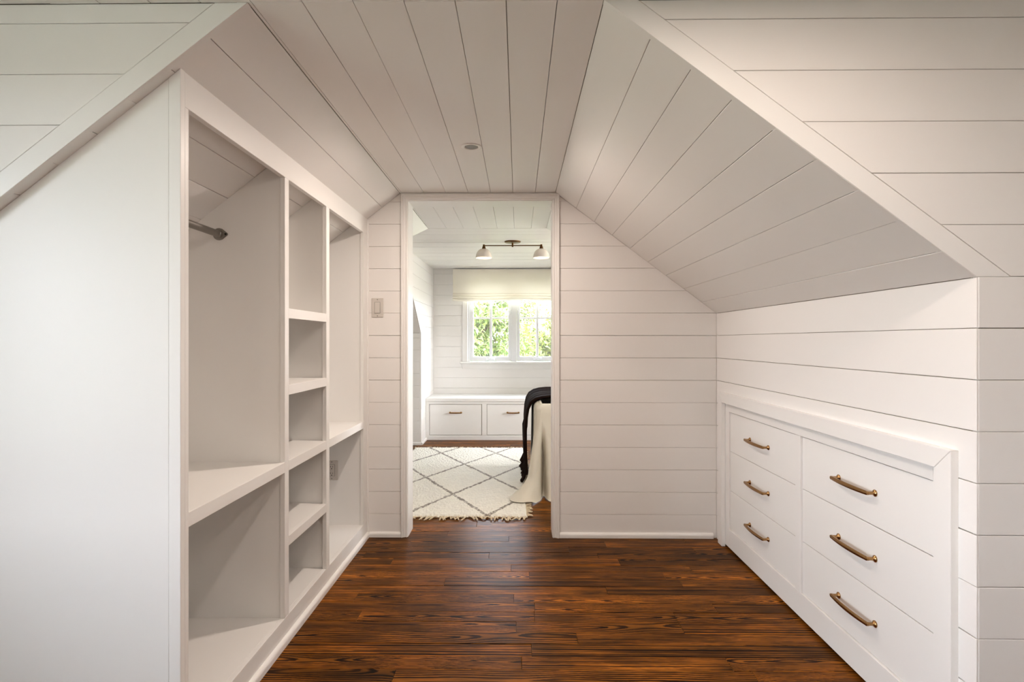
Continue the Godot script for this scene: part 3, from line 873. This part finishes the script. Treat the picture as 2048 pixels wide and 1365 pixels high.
func window() -> void:
	var zw := -6.95
	var w := struct("window_1", "white double casement window over the bench looking on to trees", "window")
	var fx0 := -0.65; var fx1 := 0.544; var fy0 := 0.913; var fy1 := 2.0
	var zf := zw - 0.03
	# frame and mullion
	boxpart(w, "frame", Vector3(fx0, fy0, zf - 0.07), Vector3(fx0 + 0.028, fy1, zf + 0.028), M.vinyl, 0.002)
	boxpart(w, "frame", Vector3(fx1 - 0.028, fy0, zf - 0.07), Vector3(fx1, fy1, zf + 0.028), M.vinyl, 0.002)
	boxpart(w, "frame", Vector3(fx0, fy1 - 0.028, zf - 0.07), Vector3(fx1, fy1, zf + 0.028), M.vinyl, 0.002)
	boxpart(w, "mullion", Vector3(-0.086, fy0, zf - 0.07), Vector3(-0.020, fy1 - 0.028, zf + 0.030), M.vinyl, 0.002)
	for s in [[fx0 + 0.029, -0.087], [-0.019, fx1 - 0.029]]:
		var x0: float = s[0]; var x1: float = s[1]
		var y0 := fy0 + 0.006; var y1 := fy1 - 0.029
		var sash := MB.new()
		var sw := 0.040
		sash.box(Vector3(x0, y0, zf - 0.045), Vector3(x0 + sw, y1, zf), 0.003)
		sash.box(Vector3(x1 - sw, y0, zf - 0.045), Vector3(x1, y1, zf), 0.003)
		sash.box(Vector3(x0 + sw - 0.002, y0, zf - 0.045), Vector3(x1 - sw + 0.002, y0 + 0.056, zf), 0.003)
		sash.box(Vector3(x0 + sw - 0.002, y1 - 0.04, zf - 0.045), Vector3(x1 - sw + 0.002, y1, zf), 0.003)
		var so := put("sash", sash, M.vinyl, w)
		var xm := (x0 + x1) * 0.5
		boxpart(so, "muntin", Vector3(xm - 0.016, y0 + 0.05, zf - 0.036), Vector3(xm + 0.016, y1 - 0.036, zf - 0.008), M.vinyl, 0.006)
		boxpart(so, "muntin", Vector3(x0 + 0.036, 1.463, zf - 0.035), Vector3(x1 - 0.036, 1.487, zf - 0.009), M.vinyl, 0.006)
		for px in [[x0 + 0.038, xm - 0.014], [xm + 0.014, x1 - 0.038]]:
			for py in [[y0 + 0.052, 1.465], [1.485, y1 - 0.038]]:
				boxpart(so, "pane", Vector3(px[0], py[0], zf - 0.026), Vector3(px[1], py[1], zf - 0.022), M.glass, 0.0)
		# crank at the bottom and latch at the side
		var cr := MB.new()
		cr.box(Vector3(xm - 0.055, y0 + 0.004, zf), Vector3(xm + 0.055, y0 + 0.030, zf + 0.022), 0.006)
		cr.tube([Vector3(xm - 0.02, y0 + 0.030, zf + 0.014), Vector3(xm + 0.01, y0 + 0.040, zf + 0.022), Vector3(xm + 0.055, y0 + 0.036, zf + 0.024)], [Vector2(0.008, 0.006), Vector2(0.007, 0.005), Vector2(0.006, 0.006)], Vector3(0, 1, 0), 10)
		put("crank", cr, M.vinyl, so)
		var lx: float = x1 - 0.014 if x1 < 0.0 else x0 + 0.014
		boxpart(so, "latch", Vector3(lx - 0.010, 1.52, zf), Vector3(lx + 0.010, 1.58, zf + 0.018), M.vinyl, 0.004)
	# casing, stool and apron
	var tr := struct("trim_4", "white flat casing, sill and apron round the bedroom window", "trim")
	boxpart(tr, "casing", Vector3(-0.718, 0.913, zw), Vector3(-0.650, 2.068, zw + 0.018), M.trim, 0.002)
	boxpart(tr, "casing", Vector3(0.544, 0.913, zw), Vector3(0.612, 2.068, zw + 0.018), M.trim, 0.002)
	boxpart(tr, "casing", Vector3(-0.650, 2.0, zw), Vector3(0.544, 2.068, zw + 0.018), M.trim, 0.002)
	boxpart(tr, "sill", Vector3(-0.745, 0.886, zw), Vector3(0.639, 0.912, zw + 0.055), M.trim, 0.005)
	boxpart(tr, "sill", Vector3(-0.650, 0.886, zf - 0.07), Vector3(0.544, 0.912, zw), M.trim, 0.001)
	boxpart(tr, "apron", Vector3(-0.715, 0.820, zw), Vector3(0.609, 0.8855, zw + 0.016), M.trim, 0.002)
	# roman shade
	var sh := thing("roman_shade", "cream linen roman shade drawn half up over the window", "window shade", Vector3(-0.06, 1.69, zw))
	var hx := 0.772
	var P := []
	var prof := []
	for i in 12: prof.append(Vector2(0.068 + 0.004 * sin(i * 0.9), 0.405 - 0.305 * i / 11.0))
	for f in 3:
		var yb := 0.100 - 0.033 * f
		for i in 7:
			var a := PI * i / 6.0
			prof.append(Vector2(0.070 + 0.012 * f + 0.016 * sin(a), yb - 0.003 - 0.034 * i / 6.0 * 0.98))
	for q: Vector2 in prof:
		var row := PackedVector3Array()
		for j in 41:
			var x := -hx + 2.0 * hx * j / 40.0
			var low := clampf(1.0 - q.y / 0.12, 0.0, 1.0)
			row.append(Vector3(x, q.y + low * 0.006 * sin(x * 5.1 + 1.0) + 0.0035 * low * sin(x * 13.0 + q.y * 50.0), q.x + 0.004 * low * sin(x * 9.0 + q.y * 30.0)))
		P.append(row)
	P.reverse()
	var fb := MB.new(); fb.sheet(P)
	# its side returns
	for s in [-1.0, 1.0]:
		fb.box(Vector3(s * hx, 0.03, 0.019), Vector3(s * (hx - 0.004), 0.405, 0.072), 0.001)
	put("shade_cloth", fb, M.shade, sh)
	boxpart(sh, "head_rail", Vector3(-hx + 0.006, 0.380, 0.019), Vector3(hx - 0.006, 0.406, 0.055), M.core, 0.002)

func bench() -> void:
	var zf := -6.36
	var t := thing("window_bench", "long white bench with a row of drawers below the bedroom window", "bench", Vector3(-0.053, 0, zf))
	var x0 := -1.088 + 0.053; var x1 := 0.982 + 0.053
	boxpart(t, "seat_top", Vector3(x0, 0.465, -0.588), Vector3(x1, 0.502, 0.012), M.cab, 0.003)
	boxpart(t, "frame_rail", Vector3(x0, 0.432, -0.02), Vector3(x1, 0.4648, 0), M.cab, 0.001)
	boxpart(t, "frame_rail", Vector3(x0, FL, -0.02), Vector3(x1, 0.065, 0), M.cab, 0.001)
	var dr := [[-0.996, -0.373], [-0.317, 0.303], [0.359, 0.982]]
	var xs := [x0, -0.996, -0.373, -0.317, 0.303, 0.359, 0.982, x1]
	for i in range(0, 8, 2): boxpart(t, "frame_stile", Vector3(xs[i], 0.0652, -0.02), Vector3(xs[i + 1], 0.4318, 0), M.cab, 0.001)
	boxpart(t, "carcass", Vector3(x0, 0.03, -0.06), Vector3(x1, 0.46, -0.045), M.core, 0.001)  # dark backing colour stands in for shade between the bench drawers
	boxpart(t, "toe_bead", Vector3(x0, 0.044, 0.0), Vector3(x1, 0.049, 0.004), M.cab, 0.001)
	for d in dr:
		var b := MB.new(); b.box(Vector3(d[0] + 0.0048, 0.070, -0.024), Vector3(d[1] - 0.0048, 0.427, -0.004), 0.0015)
		var o := put("drawer", b, M.cab, t)
		handle(o, Vector3((d[0] + d[1]) * 0.5, 0.332, -0.004), Vector3(1, 0, 0), Vector3(0, 0, 1), 0.131)

func lamp() -> void:
	var yc := CEIL + 0.0115
	var t := thing("ceiling_lamp", "two-arm brass ceiling lamp with white glass dome shades in the bedroom", "ceiling lamp", Vector3(-0.050, yc, -4.85))
	var b := MB.new()
	b.lathe(Vector3.ZERO, Vector3.DOWN, [Vector2(0.073, 0), Vector2(0.073, 0.006), Vector2(0.068, 0.010), Vector2(0.02, 0.013), Vector2(0, 0.013)], 36)
	put("canopy", b, M.bronze, t)
	b = MB.new()
	b.lathe(Vector3(0, -0.012, 0), Vector3.DOWN, [Vector2(0.008, 0), Vector2(0.008, 0.036), Vector2(0, 0.038)], 18)
	put("stem", b, M.bronze, t)
	b = MB.new()
	b.tube([Vector3(-0.262, -0.036, 0), Vector3(0.262, -0.036, 0)], [Vector2(0.005, 0.005)], Vector3.UP, 12)
	put("arm", b, M.bronze, t)
	for s in [-1.0, 1.0]:
		var p := Vector3(s * 0.258, -0.026, 0)
		b = MB.new()
		b.lathe(p, Vector3.DOWN, [Vector2(0, 0), Vector2(0.009, 0.001), Vector2(0.010, 0.016), Vector2(0.014, 0.020), Vector2(0.0145, 0.030), Vector2(0.017, 0.033), Vector2(0.017, 0.042), Vector2(0, 0.042)], 20)
		var cup := put("lamp_socket", b, M.bronze, t)
		b = MB.new()
		var prof := []
		for i in 13:
			var a := PI / 2 * i / 12.0
			prof.append(Vector2(0.016 + 0.0575 * sin(a), 0.040 + 0.083 * (1.0 - cos(a)) * 0.98))
		var inner := []
		for i in 13:
			var q: Vector2 = prof[12 - i]
			inner.append(Vector2(maxf(q.x - 0.003, 0.002), q.y + (0.0 if i == 0 else 0.003 * (1.0 - q.y / 0.13) * 1.0)))
		b.lathe(p, Vector3.DOWN, prof + inner, 32)
		put("lamp_shade", b, M.opal, t)
		b = MB.new()
		b.lathe(p, Vector3.DOWN, [Vector2(0.010, 0.042), Vector2(0.012, 0.055), Vector2(0.022, 0.075), Vector2(0.024, 0.088), Vector2(0.018, 0.103), Vector2(0, 0.110)], 20)
		put("bulb", b, M.bulb, cup)
		var ol := OmniLight3D.new()
		ol.name = "bulb_light"
		ol.light_color = Color(1.0, 0.88, 0.72); ol.light_energy = 0.012; ol.light_size = 0.02
		ol.omni_range = 10.0; ol.omni_attenuation = 2.0; ol.shadow_enabled = true
		ol.position = p + Vector3(0, -0.085, 0)
		t.add_child(ol)

func near_lamp() -> void:  # out of view, placed to light the mouth walls and the passage
	var t := thing("globe_lamp", "round warm ceiling globe lamp behind the camera", "ceiling lamp", Vector3(-0.3, 1.93, 2.6))
	var b := MB.new()
	var prof := []
	for i in 17:
		var a := PI * i / 16.0
		prof.append(Vector2(0.11 * sin(a), 0.11 * (1.0 - cos(a)) - 0.11))
	b.lathe(Vector3.ZERO, Vector3.UP, prof, 28)
	var gm := paint(Color8(255, 244, 226), 0.4)
	gm.emission_enabled = true; gm.emission = Color(1.0, 0.80, 0.58); gm.emission_energy_multiplier = 1.2
	put("lamp_globe", b, gm, t)
	b = MB.new(); b.lathe(Vector3(0, 0.1, 0), Vector3.UP, [Vector2(0.05, 0), Vector2(0.06, 0.03), Vector2(0, 0.03)], 20)
	put("lamp_base", b, M.brass, t)
	var l := OmniLight3D.new()
	l.name = "globe_light"
	l.light_color = Color(1.0, 0.96, 0.91); l.light_energy = LAMP_E; l.light_size = 0.10
	l.omni_range = 14.0; l.omni_attenuation = 2.0; l.shadow_enabled = true
	t.add_child(l)

func rug() -> void:
	var x0 := -1.12; var x1 := 0.06; var z0 := -5.85; var z1 := -3.57
	var t := thing("area_rug", "cream woven rug with thin grey diamond lines and fringe on the bedroom floor", "rug", Vector3(-0.53, FL, -4.71))
	var nz := FastNoiseLite.new(); nz.frequency = 1.0; nz.seed = 9; nz.fractal_octaves = 3
	var P := []
	for i in 161:
		var row := PackedVector3Array()
		for j in 101:
			var fx := float(j) / 100.0; var fz := float(i) / 160.0
			var ex := x0 + (x1 - x0) * fx; var ez := z0 + (z1 - z0) * fz
			var edge := minf(minf(fx, 1.0 - fx) * (x1 - x0), minf(fz, 1.0 - fz) * (z1 - z0))
			var y := 0.016 * clampf(edge / 0.012, 0.1, 1.0) + 0.0022 * nz.get_noise_2d(ex * 60.0, ez * 90.0) * clampf(edge / 0.02, 0.0, 1.0)
			var wig := 0.008 * nz.get_noise_2d(ez * 6.0, 3.0) if j == 0 or j == 100 else 0.0
			var wig2 := 0.008 * nz.get_noise_2d(ex * 6.0, 8.0) if i == 0 or i == 160 else 0.0
			row.append(Vector3(ex + wig + 0.53, maxf(y, 0.001), ez + wig2 + 4.71))
		P.append(row)
	P.reverse()
	var b := MB.new(); b.sheet(P)
	for i in b.uv.size(): b.uv[i].y = 1.0 - b.uv[i].y
	put("rug_pile", b, M.rug, t)
	var f := MB.new()
	var g := RandomNumberGenerator.new(); g.seed = 31
	var strand := func(a: Vector3, dir: Vector3, ln: float) -> void:
		var side := dir.cross(Vector3.UP)
		var bend := g.randf_range(-0.6, 0.6)
		var path := []; var rad := []
		for k in 5:
			var s := k / 4.0
			path.append(a + dir * ln * s + side * bend * ln * s * s * 0.9 + Vector3.UP * (0.006 + 0.004 * sin(s * 3.1)))
			rad.append(Vector2(0.0038, 0.0050) * (1.0 - 0.25 * s + (0.35 if k == 3 else 0.0)))
		f.tube(path, rad, Vector3.UP, 6)
	var x := x0
	while x < x1:
		strand.call(Vector3(x + 0.53, 0, z1 + 4.71 - 0.004), Vector3(g.randf_range(-0.75, 0.75), 0, 1).normalized(), g.randf_range(0.045, 0.085))
		if g.randf() < 0.5: strand.call(Vector3(x + 0.53, 0.003, z0 + 4.71 + 0.004), Vector3(g.randf_range(-0.4, 0.4), 0, -1).normalized(), g.randf_range(0.02, 0.05))
		x += g.randf_range(0.010, 0.026)
	var z := z0
	while z < z1:
		strand.call(Vector3(x1 + 0.53 - 0.004, 0, z + 4.71), Vector3(1, 0, g.randf_range(-0.3, 0.6)).normalized(), g.randf_range(0.025, 0.045))
		z += g.randf_range(0.014, 0.028)
	var fo := put("fringe", f, M.fringe, t)
	fo.set_meta("kind", "stuff")

func bed() -> void:
	var x0 := 0.13; var z0 := -4.02; var zb := -5.06; var top := 0.70; var x1 := 2.05
	var t := thing("bed", "single bed hidden under the cream coverlet", "bed", Vector3(1.1, FL, -4.54))
	boxpart(t, "base", Vector3(x0 - 1.1 + 0.09, 0.0, zb + 4.54 + 0.05), Vector3(x1 - 1.1, 0.36, z0 + 4.54 - 0.16), M.core, 0.01)
	boxpart(t, "mattress", Vector3(x0 - 1.1 + 0.07, 0.361, zb + 4.54 + 0.05), Vector3(x1 - 1.1, 0.655, z0 + 4.54 - 0.13), M.cloth, 0.03)
	# coverlet: rings from the middle of the top outwards and down to the floor
	var path := []       # (position on the outline, outward)
	var rc := 0.05
	for i in 15: path.append([Vector2(x0, lerpf(zb, z0 - rc, i / 14.0)), Vector2(-1, 0)])
	for i in range(1, 12):
		var a := PI - PI / 2 * i / 12.0
		path.append([Vector2(x0 + rc, z0 - rc) + Vector2(cos(a), sin(a)) * rc, Vector2(cos(a), sin(a))])
	for i in 60: path.append([Vector2(x0 + rc + 0.30 * i / 60.0, z0), Vector2(0, 1)])
	for i in 40: path.append([Vector2(lerpf(x0 + rc + 0.30, x1, i / 39.0), z0), Vector2(0, 1)])
	var P := []
	var rows := 46
	for r in rows:
		var row := PackedVector3Array()
		for e in path:
			var p: Vector2 = e[0]; var o: Vector2 = e[1]
			var corner := clampf(absf(o.x * o.y) * 2.0, 0.0, 1.0)
			var y: float; var off: float
			if r < 6:
				off = lerpf(-0.40, -0.05, r / 5.0); y = top + 0.006
				if o.x < -0.5 and o.y < 0.01: off *= 0.7
			elif r < 13:
				var a := PI / 2 * (r - 5) / 8.0
				off = -0.05 + 0.055 * sin(a); y = top + 0.006 - 0.055 * (1.0 - cos(a))
			else:
				var s := (r - 12) / float(rows - 13)
				y = lerpf(top - 0.045, 0.030, s)
				var px := p.x
				off = 0.006 + 0.035 * s * s
				off += s * 0.020 * sin(px * 16.0 + 0.6 + s * 0.8) * o.y + s * 0.008 * sin(px * 37.0) * o.y
				var pl := (px - 0.180 - 0.012 * s) / (0.012 + 0.008 * s)
				off -= 0.11 * exp(-pl * pl) * smoothstep(0.12, 0.6, s) * o.y
				var bulge := (px - 0.135) / 0.03
				off += 0.05 * exp(-bulge * bulge) * smoothstep(0.1, 0.9, s) * o.y
				var b2 := (px - 0.235) / 0.03
				off += 0.03 * exp(-b2 * b2) * smoothstep(0.1, 0.9, s) * o.y
				off += corner * 0.05 * s + corner * 0.125 * smoothstep(0.74, 1.0, s)
				off += 0.05 * smoothstep(0.84, 1.0, s) * o.y * exp(-pow((px - 0.30) / 0.09, 2.0))
				var q0 := p + o * off
				if o.x < -0.9: off -= 0.022 * s * s; off += 0.05 * smoothstep(0.8, 1.0, s) * smoothstep(-4.22, -4.05, p.y)
				var hem := 0.033 if q0.x < 0.13 else 0.013
				y = lerpf(top - 0.045, hem, minf(s / 0.965, 1.0)) + 0.003 * (1.0 + sin(px * 30.0)) * smoothstep(0.9, 1.0, s)
				off += 0.035 * smoothstep(0.90, 1.0, s) * o.y
			var q := p + o * off
			row.append(Vector3(q.x, y, q.y))
		P.append(row)
	P.reverse()
	var b := MB.new(); b.sheet(P)
	var back := MB.new()
	var cv := thing("coverlet", "rumpled cream matelasse coverlet falling to the floor over the bed", "bedspread", Vector3(0, 0, 0))
	put("coverlet_cloth", b, M.cloth, cv)
	back.board(Vector3(0, top + 0.004, 0), Vector3(1, 0, 0), Vector3(0, 0, -1), P2([x0 + 0.05, -z0 + 0.05, x1, -z0 + 0.05, x1, -zb, x0 + 0.05, -zb]), 0.012, 0.002)
	put("coverlet_top", back, M.cloth, cv)
	# dark throw across the foot
	var th := thing("throw_blanket", "dark brown fringed throw draped over the corner of the bed", "blanket", Vector3(0.1, FL, -4.6))
	var off3 := Vector3(0.1, FL, -4.6)
	var sec := [Vector2(1.2, 0.742), Vector2(0.75, 0.744), Vector2(0.45, 0.743), Vector2(0.33, 0.743), Vector2(0.25, 0.742), Vector2(0.19, 0.736), Vector2(0.140, 0.720), Vector2(0.100, 0.686), Vector2(0.076, 0.63), Vector2(0.064, 0.55), Vector2(0.058, 0.45), Vector2(0.058, 0.36), Vector2(0.060, 0.27), Vector2(0.064, 0.18), Vector2(0.070, 0.10)]
	var n := sec.size()
	var Q := []
	for i in n:
		var row := PackedVector3Array()
		var hang := smoothstep(4.0, 10.0, float(i))
		for j in 41:
			var f := j / 40.0
			var zz := lerpf(-4.26 - 0.10 * hang, -5.06, f)
			var s: Vector2 = sec[i]
			var wv := 0.007 * sin(f * 21.0) + 0.004 * sin(f * 47.0 + 1.0)
			row.append(Vector3(s.x - wv * hang * 0.8, s.y + wv * (1.0 - hang) + hang * hang * 0.05 * f, zz) - off3)
		Q.append(row)
	var tb := MB.new(); tb.sheet(Q)
	# underside, a little inside, so that the cloth is thick
	var Q2 := []
	for i in n:
		var row := PackedVector3Array()
		var d: Vector3 = (Q[mini(i + 1, n - 1)][20] - Q[maxi(i - 1, 0)][20]).normalized()
		var inw := Vector3(0, 0, 1).cross(d).normalized()
		if inw.y > 0.0 or (absf(inw.y) < 0.05 and inw.x < 0.0): inw = -inw
		for j in 41: row.append((Q[i][40 - j] as Vector3) + inw * 0.012)
		Q2.append(row)
	tb.sheet(Q2)
	put("throw_cloth", tb, M.throw, th)
	# folded near edges: one thick roll, and the paler back of the cloth in front of it
	var roll := []; var rr := []
	for i in n:
		roll.append((Q[i][0] as Vector3) + Vector3(0.004 if i > 6 else 0.0, -0.006 if i < 7 else 0.0, 0.004)); rr.append(Vector2(0.016, 0.012))
	tb = MB.new(); tb.tube(roll, rr, Vector3(0, 0, 1), 12)
	put("folded_edge", tb, M.throw, th)
	var roll2 := []; var rr2 := []
	for i in 5:
		roll2.append((Q[i][0] as Vector3) + Vector3(0.02, -0.006, 0.055)); rr2.append(Vector2(0.045, 0.009))
	tb = MB.new(); tb.tube(roll2, rr2, Vector3(0, 0, 1), 12)
	put("folded_edge", tb, M.throw_back, th)
	var g := RandomNumberGenerator.new(); g.seed = 8
	for j in 14:
		var p: Vector3 = Q[n - 1][mini(40, 1 + int(j * 2.9))]
		var ta := MB.new()
		var a := p + Vector3(g.randf_range(-0.01, 0.005), 0.004, 0)
		var ln := minf(p.y - 0.026, 0.085)
		ta.tube([a, a + Vector3(-0.006, -ln * 0.25, 0), a + Vector3(-0.016, -ln * 0.6, g.randf_range(-0.01, 0.01)), a + Vector3(-0.034, -ln, g.randf_range(-0.02, 0.02))], [Vector2(0.004, 0.004), Vector2(0.009, 0.009), Vector2(0.011, 0.012), Vector2(0.013, 0.016)], Vector3(1, 0, 0.01), 8)
		put("tassel", ta, M.throw, th)

func outside() -> void:
	var g := struct("ground", "pale ground far below the bedroom window", "ground")
	boxpart(g, "lawn", Vector3(-40, -4.0, -60), Vector3(40, -3.8, 40), M.ground, 0.0)
	tree(Vector3(-0.75, -3.8, -11.0), 6.8, 1, 15000, "bushy green tree behind the left casement of the bedroom window", Color(0.26, 0.36, 0.09))
	tree(Vector3(0.75, -3.8, -12.6), 6.3, 2, 12000, "yellow-green tree behind the right casement of the bedroom window", Color(0.34, 0.42, 0.10))
	tree(Vector3(-0.1, -3.8, -14.4), 6.9, 3, 12000, "loose pale tree farthest behind the window mullion", Color(0.38, 0.44, 0.16))

func tree(at: Vector3, h: float, sd: int, count: int, label: String, col: Color) -> void:
	var t := thing("leafy_tree", label, "tree", at, "trees outside the bedroom window")
	var g := RandomNumberGenerator.new(); g.seed = 100 + sd
	var b := MB.new()
	b.tube([Vector3.ZERO, Vector3(0.06, h * 0.3, 0.02), Vector3(-0.05, h * 0.55, 0), Vector3(0.03, h * 0.85, 0)], [Vector2(0.13, 0.13), Vector2(0.10, 0.10), Vector2(0.07, 0.07), Vector2(0.02, 0.02)], Vector3(1, 0, 0), 8)
	put("trunk", b, M.bark, t)
	b = MB.new()
	var tips := []
	for i in 46:
		var y := h * g.randf_range(0.38, 0.86)
		var a := g.randf() * TAU
		var ln := g.randf_range(0.5, 1.6) * (1.25 - 0.75 * y / h)
		var d := Vector3(cos(a), g.randf_range(0.15, 0.8), sin(a)).normalized()
		var p := Vector3(0.0, y, 0)
		var q := p + d * ln * 0.5 + Vector3(g.randf_range(-0.1, 0.1), 0.05, g.randf_range(-0.1, 0.1))
		var e := p + d * ln + Vector3(0, -0.06, 0)
		b.tube([p, q, e], [Vector2(0.028, 0.028), Vector2(0.017, 0.017), Vector2(0.006, 0.006)], Vector3(0.1, 0, 1), 5, false)
		tips.append([p, q, e])
	put("branches", b, M.bark, t)
	# one leaf, a bent lens; many copies
	var l := MB.new()
	var w := 0.022; var ll := 0.11
	var m := Vector3(0, 0.012, ll * 0.5)
	l.tri(Vector3.ZERO, Vector3(w, 0, ll * 0.45), m); l.tri(m, Vector3(w, 0, ll * 0.45), Vector3(0, -0.006, ll))
	l.tri(Vector3.ZERO, m, Vector3(-w, 0, ll * 0.45)); l.tri(m, Vector3(0, -0.006, ll), Vector3(-w, 0, ll * 0.45))
	var mm := MultiMesh.new()
	mm.transform_format = MultiMesh.TRANSFORM_3D
	mm.use_colors = true
	mm.mesh = l.mesh()
	mm.instance_count = count
	for i in count:
		var br: Array = tips[g.randi_range(0, tips.size() - 1)]
		var s := g.randf()
		var c: Vector3 = (br[1] as Vector3).lerp(br[2], s) if g.randf() < 0.8 else (br[0] as Vector3).lerp(br[1], g.randf_range(0.4, 1.0))
		c += Vector3(g.randfn(0, 0.11), g.randfn(-0.03, 0.11), g.randfn(0, 0.11))
		var bs := Basis.from_euler(Vector3(g.randf_range(-0.2, 1.3), g.randf() * TAU, g.randf_range(-0.6, 0.6))) * Basis.from_scale(Vector3.ONE * g.randf_range(0.7, 1.5))
		mm.set_instance_transform(i, Transform3D(bs, c))
		var k := g.randf_range(0.55, 1.35)
		var warm := g.randf_range(0.85, 1.25)
		mm.set_instance_color(i, Color(col.r * k * warm * 0.88, col.g * k * 0.86, col.b * k * 0.9, 1.0))
	var o := MultiMeshInstance3D.new()
	o.multimesh = mm; o.material_override = M.leaf
	o.name = "foliage"
	o.set_meta("kind", "stuff")
	t.add_child(o, true)
